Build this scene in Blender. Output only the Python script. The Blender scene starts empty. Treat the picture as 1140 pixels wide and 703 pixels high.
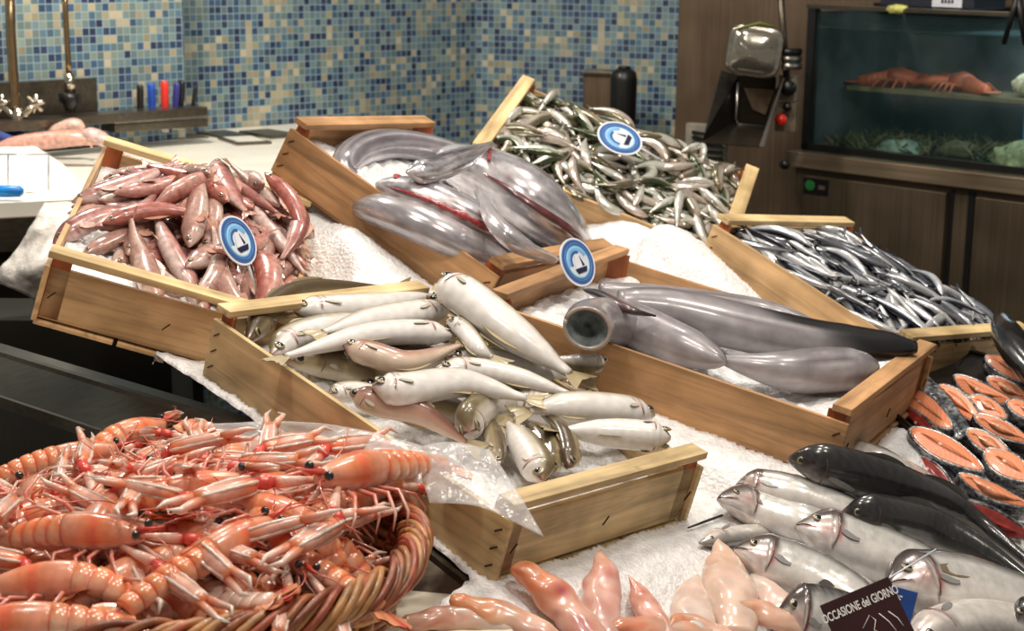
import bpy, bmesh, math, random
import numpy as np
from mathutils import Vector, Matrix, Euler
from mathutils import noise as mnoise

# ------------------------------------------------------------------ camera, world, lights
F_PX = 1850.0; PITCH = math.radians(12.5); ROLL = 0.0125; CAM = Vector((0, 0, 1.5))
_r = Vector((1, 0, 0)); _u = Vector((0, math.sin(PITCH), math.cos(PITCH))); FWD = Vector((0, math.cos(PITCH), -math.sin(PITCH)))
RGT = _r * math.cos(ROLL) + _u * math.sin(ROLL)
UPV = _u * math.cos(ROLL) - _r * math.sin(ROLL)
cd = bpy.data.cameras.new('camera'); cam = bpy.data.objects.new('camera', cd)
bpy.context.scene.collection.objects.link(cam)
cam.matrix_world = Matrix(((RGT.x, UPV.x, -FWD.x, CAM.x), (RGT.y, UPV.y, -FWD.y, CAM.y), (RGT.z, UPV.z, -FWD.z, CAM.z), (0, 0, 0, 1)))
cd.sensor_width = 36; cd.lens = F_PX / 1140 * 36; cd.clip_start = 0.05
cd.dof.use_dof = True; cd.dof.focus_distance = 2.25; cd.dof.aperture_fstop = 9.0
SC = bpy.context.scene; SC.camera = cam; COL = SC.collection
SC.view_settings.view_transform = 'Standard'; SC.view_settings.look = 'None'
SC.view_settings.gamma = 1; SC.view_settings.use_curve_mapping = False
SC.view_settings.exposure = 0.50
w = bpy.data.worlds.new('world'); SC.world = w; w.use_nodes = True
w.node_tree.nodes['Background'].inputs[0].default_value = (1.0, 0.92, 0.82, 1)
w.node_tree.nodes['Background'].inputs[1].default_value = 0.19

def area_light(name, loc, target, size, power, color=(1, 0.92, 0.82)):
    d = bpy.data.lights.new(name, 'AREA'); d.shape = 'DISK'; d.size = size; d.energy = power; d.color = color
    o = bpy.data.objects.new(name, d); COL.objects.link(o); o.location = loc
    o.rotation_euler = (Vector(target) - Vector(loc)).to_track_quat('-Z', 'Y').to_euler()
    return o
area_light('counter_lamp', (-0.1, 2.3, 2.75), (-0.05, 2.35, 0.9), 0.22, 9)
area_light('counter_lamp', (0.75, 2.5, 2.75), (0.5, 2.5, 0.9), 0.22, 9)
area_light('counter_lamp', (0.3, 3.5, 2.8), (0.2, 3.4, 1.0), 0.22, 9)
area_light('counter_lamp', (-0.5, 1.6, 2.75), (-0.35, 1.9, 0.9), 0.22, 8)
area_light('counter_lamp', (0.55, 1.5, 2.75), (0.5, 1.9, 0.9), 0.22, 8)
area_light('workbench_lamp', (-1.0, 3.7, 2.6), (-1.0, 4.1, 1.0), 0.3, 24)

# ------------------------------------------------------------------ helpers
def lin(c):
    c = np.asarray(c, float) / 255.0
    return np.where(c <= 0.04045, c / 12.92, ((c + 0.055) / 1.055) ** 2.4)
def L4(c): return tuple(float(x) for x in lin(c)) + (1.0,)
def ray(px, py):
    X = px - 570; Y = py - 351.5
    return (FWD * F_PX + RGT * X - UPV * Y) / F_PX
def at(px, py, Y):                    # point at world depth Y
    d = ray(px, py); return CAM + d * (Y / d.y)
def at_z(px, py, z):
    d = ray(px, py); return CAM + d * ((z - CAM.z) / d.z)
def hit(px, py, p0, n):               # onto a plane
    d = ray(px, py); return CAM + d * ((Vector(p0) - CAM).dot(n) / d.dot(n))
GX, GY, H0 = -0.27335, 0.19384, 1.0299
ICE_N = Vector((-GX, -GY, 1)).normalized()
def ice_z(x, y): return H0 + GX * x + GY * (y - 3.5)
def on_ice(px, py, h=0.0): return hit(px, py, Vector((0, 3.5, H0)) + ICE_N * h, ICE_N)

def tag(o, label=None, cat=None, group=None, kind=None):
    if label: o['label'] = label
    if cat: o['category'] = cat
    if group: o['group'] = group
    if kind: o['kind'] = kind
    return o
def empty(name, loc=(0, 0, 0), M=None):
    o = bpy.data.objects.new(name, None); COL.objects.link(o); o.empty_display_size = 0.05
    if M is not None: o.matrix_world = M
    else: o.matrix_world = Matrix.Translation(loc)
    return o
def link(name, me, mats, parent=None, smooth=True):
    if not isinstance(mats, (list, tuple)): mats = [mats]
    if len(me.materials) == 0:
        for m in mats: me.materials.append(m)
    if smooth:
        me.polygons.foreach_set('use_smooth', [True] * len(me.polygons))
    o = bpy.data.objects.new(name, me); COL.objects.link(o)
    if parent is not None: o.parent = parent
    return o
def copy_tree(o, parent=None):
    c = o.copy(); COL.objects.link(c); c.parent = parent
    for ch in list(o.children): copy_tree(ch, c)
    return c

class MB:                              # collects shapes into ONE mesh
    def __init__(s): s.v = []; s.f = []; s.m = []; s.c = []
    def add(s, vs, fs, mi=0, col=None):
        b = len(s.v); s.v += [tuple(v) for v in vs]; s.f += [tuple(b + i for i in f) for f in fs]; s.m += [mi] * len(fs)
        if col is None: col = (1, 1, 1)
        col = np.asarray(col, float)
        s.c += ([tuple(col)] * len(vs) if col.ndim == 1 else [tuple(x) for x in col])
    def box(s, x0, x1, y0, y1, z0, z1, mi=0, M=None, bev=0.0, col=None):
        if bev > 0:
            bm = bmesh.new(); bmesh.ops.create_cube(bm, size=1)
            for v in bm.verts: v.co = Vector(((x0 + x1) / 2 + v.co.x * (x1 - x0), (y0 + y1) / 2 + v.co.y * (y1 - y0), (z0 + z1) / 2 + v.co.z * (z1 - z0)))
            bmesh.ops.bevel(bm, geom=list(bm.edges), offset=bev, segments=2, affect='EDGES', profile=0.6)
            vs = [v.co.copy() for v in bm.verts]; fs = [[v.index for v in f.verts] for f in bm.faces]; bm.free()
        else:
            vs = [Vector(p) for p in ((x0, y0, z0), (x1, y0, z0), (x1, y1, z0), (x0, y1, z0), (x0, y0, z1), (x1, y0, z1), (x1, y1, z1), (x0, y1, z1))]
            fs = [(0, 3, 2, 1), (4, 5, 6, 7), (0, 1, 5, 4), (1, 2, 6, 5), (2, 3, 7, 6), (3, 0, 4, 7)]
        if M is not None: vs = [M @ v for v in vs]
        s.add(vs, fs, mi, col)
    def tube(s, pts, r, n=8, mi=0, cap=True, col=None, flat=1.0):
        pts = [Vector(p) for p in pts]; k = len(pts)
        rs = [r] * k if not hasattr(r, '__len__') else list(r)
        vs = []; up = Vector((0, 0, 1))
        t0 = (pts[1] - pts[0]).normalized()
        if abs(t0.dot(up)) > 0.9: up = Vector((0, 1, 0))
        a = t0.cross(up).normalized()
        for i in range(k):
            t = (pts[min(i + 1, k - 1)] - pts[max(i - 1, 0)]).normalized()
            a = (a - t * a.dot(t)).normalized(); b = t.cross(a)
            for j in range(n):
                th = 2 * math.pi * j / n
                vs.append(pts[i] + a * (math.cos(th) * rs[i]) + b * (math.sin(th) * rs[i] * flat))
        fs = [(i * n + j, i * n + (j + 1) % n, (i + 1) * n + (j + 1) % n, (i + 1) * n + j) for i in range(k - 1) for j in range(n)]
        if cap: fs += [tuple(range(n))[::-1], tuple(range((k - 1) * n, k * n))]
        if col is not None:
            col = np.asarray(col, float)
            if col.ndim == 2: col = np.repeat(col, n, axis=0)
        s.add(vs, fs, mi, col)
    def ellipsoid(s, c, rx, ry, rz, mi=0, M=None, seg=12, rings=8, col=None):
        vs = [Vector((0, 0, 1))]; fs = []
        for i in range(1, rings):
            a = math.pi * i / rings
            for j in range(seg):
                b = 2 * math.pi * j / seg; vs.append(Vector((math.sin(a) * math.cos(b), math.sin(a) * math.sin(b), math.cos(a))))
        vs.append(Vector((0, 0, -1)))
        vs = [Vector((v.x * rx, v.y * ry, v.z * rz)) for v in vs]
        if M is not None: vs = [M @ v for v in vs]
        vs = [v + Vector(c) for v in vs]
        for j in range(seg): fs.append((0, 1 + j, 1 + (j + 1) % seg))
        for i in range(rings - 2):
            for j in range(seg):
                fs.append((1 + i * seg + j, 1 + (i + 1) * seg + j, 1 + (i + 1) * seg + (j + 1) % seg, 1 + i * seg + (j + 1) % seg))
        e = len(vs) - 1
        for j in range(seg): fs.append((e, 1 + (rings - 2) * seg + (j + 1) % seg, 1 + (rings - 2) * seg + j))
        s.add(vs, fs, mi, col)
    def prism(s, poly, z0, z1, M=None, mi=0, side=None, col=None):
        n = len(poly); vs = [Vector((p[0], p[1], z0)) for p in poly] + [Vector((p[0], p[1], z1)) for p in poly]
        if M is not None: vs = [M @ v for v in vs]
        b = len(s.v)
        s.add(vs, [tuple(range(n))[::-1], tuple(range(n, 2 * n))], mi, col)
        s.f += [(b + i, b + (i + 1) % n, b + n + (i + 1) % n, b + n + i) for i in range(n)]
        s.m += [mi if side is None else side] * n
    def grid(s, P, mi=0, col=None, closed=False):      # P[i][j] points
        ni = len(P); nj = len(P[0]); vs = [p for row in P for p in row]; fs = []
        for i in range(ni - 1):
            for j in range(nj if closed else nj - 1):
                fs.append((i * nj + j, i * nj + (j + 1) % nj, (i + 1) * nj + (j + 1) % nj, (i + 1) * nj + j))
        s.add(vs, fs, mi, col)
    def mesh(s, name):
        me = bpy.data.meshes.new(name); me.from_pydata(s.v, [], s.f)
        me.polygons.foreach_set('material_index', s.m)
        ca = me.color_attributes.new('Col', 'FLOAT_COLOR', 'POINT')
        a = np.ones((len(s.v), 4)); a[:, :3] = np.array(s.c); ca.data.foreach_set('color', a.ravel())
        me.update(); return me
    def build(s, name, mats, parent=None, smooth=False): return link(name, s.mesh(name), mats, parent, smooth)

# ------------------------------------------------------------------ materials
class NT:
    def __init__(s, name):
        s.m = bpy.data.materials.new(name); s.m.use_nodes = True; s.t = s.m.node_tree; s.b = s.t.nodes['Principled BSDF']; s.out = s.t.nodes['Material Output']
    def n(s, typ, **kw):
        nd = s.t.nodes.new(typ)
        for k, v in kw.items():
            if k.startswith('i_'):
                key = k[2:]; key = int(key) if key.isdigit() else key.replace('_', ' '); nd.inputs[key].default_value = v
            else: setattr(nd, k, v)
        return nd
    def l(s, a, b): s.t.links.new(a, b)
    def ramp(s, fac, stops, interp='LINEAR'):
        r = s.n('ShaderNodeValToRGB'); r.color_ramp.interpolation = interp; e = r.color_ramp.elements
        while len(e) < len(stops): e.new(0.5)
        for k, (p, c) in enumerate(stops): e[k].position = p; e[k].color = L4(c) if len(c) == 3 else c
        s.l(fac, r.inputs[0]); return r.outputs[0]
    def mix(s, fac, a, b, mode='MIX'):
        m = s.n('ShaderNodeMix', data_type='RGBA', blend_type=mode)
        for inp, v in ((m.inputs[0], fac), (m.inputs[6], a), (m.inputs[7], b)):
            if hasattr(v, 'is_output'): s.l(v, inp)
            else: inp.default_value = v
        return m.outputs[2]
    def noise(s, scale, detail=3, vec=None, rough=0.5, dist=0.0):
        n = s.n('ShaderNodeTexNoise'); n.inputs['Scale'].default_value = scale; n.inputs['Detail'].default_value = detail
        n.inputs['Roughness'].default_value = rough; n.inputs['Distortion'].default_value = dist
        if vec is not None: s.l(vec, n.inputs['Vector'])
        return n.outputs['Fac']
    def coord(s, which='Object'):
        return s.n('ShaderNodeTexCoord').outputs[which]
    def mapping(s, vec, scale=(1, 1, 1), loc=(0, 0, 0)):
        m = s.n('ShaderNodeMapping'); m.inputs['Scale'].default_value = scale; m.inputs['Location'].default_value = loc; s.l(vec, m.inputs['Vector']); return m.outputs[0]
    def bump(s, h, strength=0.3, dist=0.002):
        b = s.n('ShaderNodeBump'); b.inputs['Strength'].default_value = strength; b.inputs['Distance'].default_value = dist
        s.l(h, b.inputs['Height']); s.l(b.outputs[0], s.b.inputs['Normal'])
    def set(s, **kw):
        for k, v in kw.items():
            inp = s.b.inputs[k.replace('_', ' ')]
            if hasattr(v, 'is_output'): s.l(v, inp)
            else: inp.default_value = v
        return s

def simple(name, c, rough=0.5, metal=0.0, var=0.12, nscale=30, coat=0.0, bump=0.0, spec=0.5):
    t = NT(name); v = t.noise(nscale, 4, t.coord())
    c = np.array(c, float)
    t.set(Base_Color=t.ramp(v, [(0.25, tuple(c * (1 - var))), (0.75, tuple(np.minimum(255, c * (1 + var))))]), Roughness=rough, Metallic=metal, Coat_Weight=coat)
    t.b.inputs['Specular IOR Level'].default_value = spec
    if bump: t.bump(v, bump, 0.002)
    return t.m

def wood(name, c, axis, dirt=0.25, seed=0.0):
    t = NT(name); sc = [46, 46, 46]; sc[axis] = 3.2
    co = t.coord(); oi = t.n('ShaderNodeObjectInfo')
    add = t.n('ShaderNodeVectorMath', operation='ADD'); t.l(co, add.inputs[0])
    mul = t.n('ShaderNodeVectorMath', operation='SCALE'); mul.inputs[0].default_value = (3.1, 1.7, 2.3); t.l(oi.outputs['Random'], mul.inputs['Scale']); t.l(mul.outputs[0], add.inputs[1])
    v0 = add.outputs[0]
    v = t.noise(1.0, 4, t.mapping(v0, sc, (seed, seed, 0)), 0.6, 0.6)
    c = np.array(c, float)
    g = t.ramp(v, [(0.28, tuple(c * 0.74)), (0.5, tuple(c)), (0.72, tuple(np.minimum(255, c * 1.12)))])
    big = t.ramp(t.noise(9, 3, v0), [(0.35, (255, 255, 255)), (0.75, (int(255 * (1 - dirt)), int(250 * (1 - dirt)), int(238 * (1 - dirt))))])
    m1 = t.mix(1.0, g, big, 'MULTIPLY')
    vo = t.n('ShaderNodeTexVoronoi'); vo.inputs['Scale'].default_value = 7.0; t.l(v0, vo.inputs['Vector'])
    knot = t.ramp(vo.outputs['Distance'], [(0.03, (90, 52, 24)), (0.075, (255, 255, 255))])
    t.set(Base_Color=t.mix(0.85, m1, knot, 'MULTIPLY'), Roughness=0.55)
    t.b.inputs['Specular IOR Level'].default_value = 0.35
    t.bump(v, 0.35, 0.0015); return t.m

def mosaic(name):
    t = NT(name); co = t.coord(); P = 0.021
    m = t.mapping(co, (1 / P, 1 / P, 1 / P)); sep = t.n('ShaderNodeSeparateXYZ'); t.l(m, sep.inputs[0])
    def math_(op, a, b=None, c=None):
        n = t.n('ShaderNodeMath', operation=op)
        for i, v in enumerate((a, b, c)):
            if v is None: continue
            if hasattr(v, 'is_output'): t.l(v, n.inputs[i])
            else: n.inputs[i].default_value = v
        return n.outputs[0]
    fx, fz = math_('FLOOR', sep.outputs[0]), math_('FLOOR', sep.outputs[2])
    cb = t.n('ShaderNodeCombineXYZ'); t.l(fx, cb.inputs[0]); t.l(fz, cb.inputs[1])
    wn = t.n('ShaderNodeTexWhiteNoise', noise_dimensions='2D'); t.l(cb.outputs[0], wn.inputs['Vector'])
    n2 = t.n('ShaderNodeTexNoise', noise_dimensions='2D'); n2.inputs['Scale'].default_value = 0.22; n2.inputs['Detail'].default_value = 1; t.l(cb.outputs[0], n2.inputs['Vector'])
    val = math_('ADD', wn.outputs['Value'], math_('MULTIPLY', math_('SUBTRACT', n2.outputs['Fac'], 0.5), 1.25))
    colr = t.ramp(val, [(0.0, (62, 74, 104)), (0.12, (72, 98, 128)), (0.25, (98, 128, 148)), (0.37, (120, 144, 150)), (0.58, (128, 150, 148)), (0.74, (146, 160, 148)), (0.84, (184, 174, 142)), (0.95, (198, 186, 156))], 'CONSTANT')
    wn2 = t.n('ShaderNodeTexWhiteNoise', noise_dimensions='3D'); t.l(cb.outputs[0], wn2.inputs['Vector'])
    vary = t.ramp(wn2.outputs['Value'], [(0, (205, 205, 205)), (1, (255, 255, 255))])
    colr = t.mix(1.0, colr, vary, 'MULTIPLY')
    ax = math_('ABSOLUTE', math_('SUBTRACT', math_('FRACT', sep.outputs[0]), 0.5)); az = math_('ABSOLUTE', math_('SUBTRACT', math_('FRACT', sep.outputs[2]), 0.5))
    e = math_('MAXIMUM', ax, az)
    g = t.ramp(e, [(0.425, (0, 0, 0, 1)), (0.465, (0.9, 0.9, 0.9, 1))])
    t.set(Base_Color=t.mix(g, colr, L4((152, 174, 184))), Roughness=t.ramp(e, [(0.42, (0.22, 0.22, 0.22, 1)), (0.46, (0.8, 0.8, 0.8, 1))]))
    inv = math_('SUBTRACT', 1.0, g); t.bump(inv, 0.4, 0.001)
    return t.m

def steel(name, c=(120, 112, 100), rough=0.32, axis=0, metal=0.9):
    t = NT(name); sc = [120, 120, 120]; sc[axis] = 3
    v = t.noise(1, 3, t.mapping(t.coord(), sc)); c = np.array(c, float)
    big = t.ramp(t.noise(4, 2, t.coord()), [(0.3, (190, 186, 180)), (0.7, (255, 255, 255))])
    t.set(Base_Color=t.mix(1, t.ramp(v, [(0.3, tuple(c * 0.9)), (0.7, tuple(c * 1.08))]), big, 'MULTIPLY'), Metallic=metal, Roughness=rough)
    return t.m

def ice_mat(name, c=(243, 241, 241)):
    t = NT(name); co = t.coord(); v = t.noise(260, 2, co); v2 = t.noise(60, 3, co)
    vo = t.n('ShaderNodeTexVoronoi'); vo.inputs['Scale'].default_value = 150; t.l(co, vo.inputs['Vector'])
    c = np.array(c, float)
    t.set(Base_Color=t.ramp(v2, [(0.25, tuple(c * 0.93)), (0.7, tuple(np.minimum(c * 1.05, 252)))]), Roughness=0.3, Subsurface_Weight=0.35, Subsurface_Radius=(0.02, 0.02, 0.022), Subsurface_Scale=0.4)
    a = t.n('ShaderNodeMath', operation='ADD'); t.l(v, a.inputs[0]); t.l(vo.outputs['Distance'], a.inputs[1])
    t.bump(a.outputs[0], 0.7, 0.003); return t.m

def vcol(name, rough=0.3, metal=0.0, coat=0.4, sss=0.0, nscale=90, namt=0.12, bump=0.15, spec=0.5, bscale=None):
    t = NT(name); at_ = t.n('ShaderNodeVertexColor', layer_name='Col'); v = t.noise(nscale, 4, t.coord())
    m = t.mix(1, at_.outputs[0], t.ramp(v, [(0.3, (int(255 * (1 - namt)),) * 3), (0.7, (255, 255, 255))]), 'MULTIPLY')
    t.set(Base_Color=m, Roughness=rough, Metallic=metal, Coat_Weight=coat, Coat_Roughness=0.12, Subsurface_Weight=sss, Subsurface_Scale=0.05)
    t.b.inputs['Specular IOR Level'].default_value = spec
    if bump: t.bump(t.noise(bscale or nscale * 2, 3, t.coord()), bump, 0.0015)
    return t.m

M = {}
M['wood_long'] = wood('pine_board', (220, 182, 134), 0)
M['wood_cross'] = wood('pine_cross_board', (220, 182, 134), 1)
M['wood_old_long'] = wood('weathered_board', (228, 200, 150), 0, 0.3)
M['wood_old_cross'] = wood('weathered_cross_board', (228, 200, 150), 1, 0.32)
M['wood_red_long'] = wood('orange_board', (200, 155, 110), 0)
M['wood_red_cross'] = wood('orange_cross_board', (200, 155, 110), 1)
M['rail'] = wood('pale_rail_wood', (232, 202, 150), 1)
M['post'] = wood('red_post_wood', (168, 92, 48), 2)
M['staple'] = simple('rusty_staple', (60, 42, 30), 0.5, 0.6)
M['mosaic'] = mosaic('glass_mosaic')
M['ice'] = ice_mat('crushed_ice')
M['steel'] = steel('brushed_steel')
M['steel_dark'] = steel('dark_steel', (62, 56, 46), 0.4)
M['steel_bright'] = steel('bright_steel', (190, 188, 184), 0.22)
M['black'] = simple('black_plastic', (18, 17, 16), 0.35)
M['white_board'] = simple('cutting_board_white', (232, 226, 206), 0.45, var=0.05)
M['floor'] = simple('floor_tiles', (52, 47, 38), 0.4)

# ------------------------------------------------------------------ the room
def wall(name, xa, ya, xb, yb, z0, z1, mat, th=0.1):
    d = Vector((xb - xa, yb - ya, 0)); L = d.length; ang = math.atan2(d.y, d.x)
    b = MB(); b.box(0, L, 0, th, z0, z1); o = b.build(name, mat)
    o.location = (xa, ya, 0); o.rotation_euler = (0, 0, ang); tag(o, kind='structure'); return o
def XY(px, Y): p = at(px, 60, Y); return p.x, p.y
c205a = XY(204.5, 4.62); c205b = XY(205, 4.80); c530 = XY(530, 5.56); c755 = XY(754, 5.33)
d1 = (0.68, 0.733)
wall('wall_left', c205a[0] - 1.6 * d1[0], c205a[1] - 1.6 * d1[1], c205a[0], c205a[1], 0, 3.0, M['mosaic'], 0.12)
wall('wall_back', c205b[0] - 0.15, c205b[1] - 0.15, c530[0], c530[1], 0, 3.0, M['mosaic'])
wall('wall_corner', c530[0], c530[1], c755[0], c755[1], 0, 3.0, M['mosaic'])
M['panel'] = steel('brown_steel_panel', (132, 112, 92), 0.42, 2, 0.6)
wall('wall_right', c755[0], c755[1] - 0.012, c755[0] + 2.6 * 0.98, c755[1] - 2.6 * 0.18, 0, 3.0, M['panel'])
b = MB(); b.box(-4, 4, -1, 7, -0.1, 0); tag(b.build('floor', M['floor']), kind='structure')
# ------------------------------------------------------------------ crates
CR = {
'C': ([-0.4413, 2.2984, 0.8996, -0.7312, -0.0555, 0.2686], 0.597, 0.399),
'D': ([-0.0508, 2.6016, 0.8596, -0.5035, 0.0098, 0.1855], 0.608, 0.458),
'B': ([-0.4348, 2.9548, 1.1056, -0.4894, -0.0753, 0.4753], 0.486, 0.443),
'F': ([-0.1134, 3.3134, 1.023, -0.2586, 0.2679, 0.3631], 0.553, 0.405),
'E': ([0.3551, 3.161, 0.9052, -0.7747, -0.1182, 0.3502], 0.478, 0.441),
'A': ([-0.7455, 2.9036, 1.0686, -1.4231, -0.3062, 0.1752], 0.592, 0.373),
}
HB, HR = 0.0874, 0.1108
def crate_matrix(k):
    q, L, W = CR[k]
    R = Matrix.Rotation(q[3], 4, 'Z') @ Matrix.Rotation(q[4], 4, 'X') @ Matrix.Rotation(q[5], 4, 'Y')
    return Matrix.Translation(q[:3]) @ R
CM = {k: crate_matrix(k) for k in CR}
def in_crate(k, px, py, h):           # picture point onto the plane at height h in a crate, local coordinates
    Mx = CM[k]; n = Mx.to_3x3() @ Vector((0, 0, 1)); p = hit(px, py, Mx @ Vector((0, 0, h)), n)
    return p
def crate(k, label, mats):
    q, L, W = CR[k]; mlong, mcross, mrail = mats
    root = empty('fish_crate', M=CM[k]); tag(root, label, 'crate', 'wooden fish crates on the ice counter')
    t = 0.008; rd = 0.030
    for y in (0, W - t):
        b = MB(); b.box(0.0, L, y, y + t, 0, HB, bev=0.0012); b.build('side_board', mlong, root)
    for x in (t, L - 2 * t):
        b = MB(); b.box(x - (t if x < 0.1 else 0), x + (0 if x < 0.1 else t), t, W - t, 0.004, HB - 0.002, bev=0.0012); b.build('end_board', mcross, root)
    for x in (0.0, L - rd):
        b = MB(); b.box(x, x + rd, 0.001, W - 0.001, HR - 0.011, HR, bev=0.0018); b.build('end_rail', mrail, root)
    for x in (t, L - t - 0.028):
        for y in (t, W - t - 0.028):
            b = MB(); s = 0.028
            if x < 0.1: poly = [(x, y), (x + s, y), (x, y + s)] if y < 0.1 else [(x, y), (x + s, y + s), (x, y + s)]
            else: poly = [(x, y), (x + s, y), (x + s, y + s)] if y < 0.1 else [(x + s, y), (x + s, y + s), (x, y + s)]
            poly = [(x, y), (x + s, y), (x + s, y + s), (x, y + s)] if s < 0.02 else poly
            b.prism(poly, 0.006, HR - 0.011); b.build('corner_post', M['post'], root)
    for j in range(3):
        y = 0.004 + j * (W - 0.008) / 3
        b = MB(); b.box(0.002, L - 0.002, y, y + (W - 0.008) / 3 - 0.006, -0.006, 0.0, bev=0.001); b.build('bottom_board', mlong, root)
    for x0 in (0.014, L - 0.014):
        for zz in (0.018, 0.043, 0.068):
            for y in (-0.0008, W + 0.0008):
                b = MB(); b.tube([(x0 - 0.005, y, zz - 0.004), (x0 + 0.005, y, zz + 0.004)], 0.0011, 5); b.build('staple', M['staple'], root)
        for yy in (0.02, W / 2, W - 0.02):
            b = MB(); xe = -0.0008 if x0 < 0.1 else L + 0.0008
            b.tube([(xe, yy - 0.005, 0.04), (xe, yy + 0.004, 0.052)], 0.0011, 5); b.build('staple', M['staple'], root)
    return root
N_ = (M['wood_long'], M['wood_cross'], M['rail']); O_ = (M['wood_old_long'], M['wood_old_cross'], M['wood_old_cross']); R_ = (M['wood_red_long'], M['wood_red_cross'], M['wood_red_cross'])
crate('A', 'wooden crate heaped with pink red mullet at the left end of the ice', N_)
crate('B', 'orange brown wooden crate of big silver gutted fish, behind the whiting crate', R_)
crate('C', 'weathered front wooden crate of whiting next to the wicker basket', O_)
crate('D', 'wooden crate holding four large smooth grey tunny in the middle right', R_)
crate('E', 'wooden crate heaped with dark silver anchovies under the fish tank cabinet', N_)
crate('F', 'farthest wooden crate heaped with small green and silver sardines', N_)

# ------------------------------------------------------------------ ice bed
def fbm(x, y, s, seed=0.0, octs=4):
    return mnoise.fractal(Vector((x * s + seed, y * s - seed, seed * 0.37)), 0.7, 2.0, octs)
IM = {k: CM[k].inverted() for k in CR}
LIP_A = on_ice(168, 368); LIP_B = on_ice(528, 655)
_ld = Vector((LIP_B.x - LIP_A.x, LIP_B.y - LIP_A.y)).normalized()
def lip_dist(x, y):                   # >0 on the ice side
    return (x - LIP_A.x) * (-_ld.y) + (y - LIP_A.y) * _ld.x
TC = on_ice(1128, 486, 0.040); TR = (TC - hit(990, 480, TC, ICE_N)).length
MOUNDS = []
for (px, py, s, h) in ((745, 285, 0.10, 0.05), (700, 262, 0.08, 0.045), (790, 330, 0.08, 0.03), (385, 285, 0.07, 0.02), (985, 480, 0.05, 0.012)):
    p = on_ice(px, py, 0.03); MOUNDS.append((p.x, p.y, s, h))
def ice_height(x, y):
    z = ice_z(x, y); num = 0; den = 0.25
    for k in CR:
        q, L, W = CR[k]; Mx = CM[k]
        n = Mx.to_3x3() @ Vector((0, 0, 1)); o = Mx.translation
        zc = o.z - (n.x * (x - o.x) + n.y * (y - o.y)) / n.z       # crate bottom plane
        l = IM[k] @ Vector((x, y, zc)); dx = max(-l.x, l.x - L, 0); dy = max(-l.y, l.y - W, 0); d = math.hypot(dx, dy)
        if d < 0.12:
            w_ = (1 - d / 0.12) ** 2 * (12 if d == 0 else 5)
            num += w_ * (zc - z + (-0.012 if d == 0 else 0.006)); den += w_
    zt = TC.z - (ICE_N.x * (x - TC.x) + ICE_N.y * (y - TC.y)) / ICE_N.z - 0.010; dt = math.hypot(x - TC.x, y - TC.y) - TR * 0.9
    if dt < 0.05: w_ = 40 if dt <= 0 else 40 * (1 - dt / 0.05) ** 2; num += w_ * (zt - z); den += w_
    dz = num / den
    m = sum(h * math.exp(-((x - a) ** 2 + (y - c) ** 2) / (2 * s * s)) for a, c, s, h in MOUNDS)
    for k in CR:
        l = IM[k] @ Vector((x, y, z + dz))
        if -0.01 < l.x < CR[k][1] + 0.01 and -0.01 < l.y < CR[k][2] + 0.01: m = 0
    return z + dz + m + 0.005 * fbm(x, y, 8) + 0.0014 * fbm(x, y, 45, 3)
HULL = [CM['A'] @ Vector((0.50, 0.2, 0)), CM['A'] @ Vector((0.12, 0.10, 0)), CM['A'] @ Vector((0.06, 0.33, 0)), CM['B'] @ Vector((0.10, 0.20, 0)), CM['B'] @ Vector((0.12, 0.40, 0)),
        CM['F'] @ Vector((0.05, 0.36, 0)), CM['F'] @ Vector((0.50, 0.36, 0)), CM['E'] @ Vector((0.06, 0.40, 0)), CM['E'] @ Vector((0.45, 0.41, 0)),
        on_ice(1175, 415), on_ice(1300, 560), on_ice(1250, 800), on_ice(300, 800), LIP_B, LIP_A]
def inside(x, y):
    c = False; n = len(HULL)
    for i in range(n):
        a = HULL[i]; b_ = HULL[(i + 1) % n]
        if (a.y > y) != (b_.y > y) and x < (b_.x - a.x) * (y - a.y) / (b_.y - a.y) + a.x: c = not c
    return c
def on_bed(px, py, h=0.0):            # onto the ice surface itself
    d = ray(px, py); n = on_ice(px, py, 0.16 + max(h, 0)); t = (n - CAM).length / d.length
    for i in range(400):
        p = CAM + d * t
        if p.z < ice_height(p.x, p.y) + h: break
        t += 0.004
    return p
def build_ice():
    xs = np.arange(-0.95, 1.55, 0.0065); ys = np.arange(1.15, 4.25, 0.0075)
    idx = {}; vs = []; fs = []
    for i, x in enumerate(xs):
        for j, y in enumerate(ys):
            if inside(x, y): idx[i, j] = len(vs); vs.append((x, y, ice_height(x, y)))
    ring = {}
    for (i, j) in list(idx):
        for a in (-1, 0, 1):
            for c in (-1, 0, 1):
                k = (i + a, j + c)
                if k not in idx and k not in ring and 0 <= k[0] < len(xs) and 0 <= k[1] < len(ys):
                    x, y = xs[k[0]], ys[k[1]]; best = None          # pull the border vertices onto the outline
                    for e in range(len(HULL)):
                        A_, B_ = HULL[e], HULL[(e + 1) % len(HULL)]; ex, ey = B_.x - A_.x, B_.y - A_.y
                        t = min(1, max(0, ((x - A_.x) * ex + (y - A_.y) * ey) / (ex * ex + ey * ey))); qx, qy = A_.x + ex * t, A_.y + ey * t; d = (x - qx) ** 2 + (y - qy) ** 2
                        if best is None or d < best[0]: best = (d, qx, qy)
                    ring[k] = (best[1], best[2])
    for k, (x, y) in ring.items(): idx[k] = len(vs); vs.append((x, y, ice_height(x, y) - 0.006))
    for i in range(len(xs) - 1):
        for j in range(len(ys) - 1):
            q = [(i, j), (i + 1, j), (i + 1, j + 1), (i, j + 1)]
            if all(p in idx for p in q): fs.append([idx[p] for p in q])
    me = bpy.data.meshes.new('crushed_ice'); me.from_pydata(vs, [], fs); me.update()
    return tag(link('crushed_ice', me, M['ice']), 'bed of crushed white ice across the sloping fish counter', 'ice', kind='stuff')
build_ice()
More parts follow.
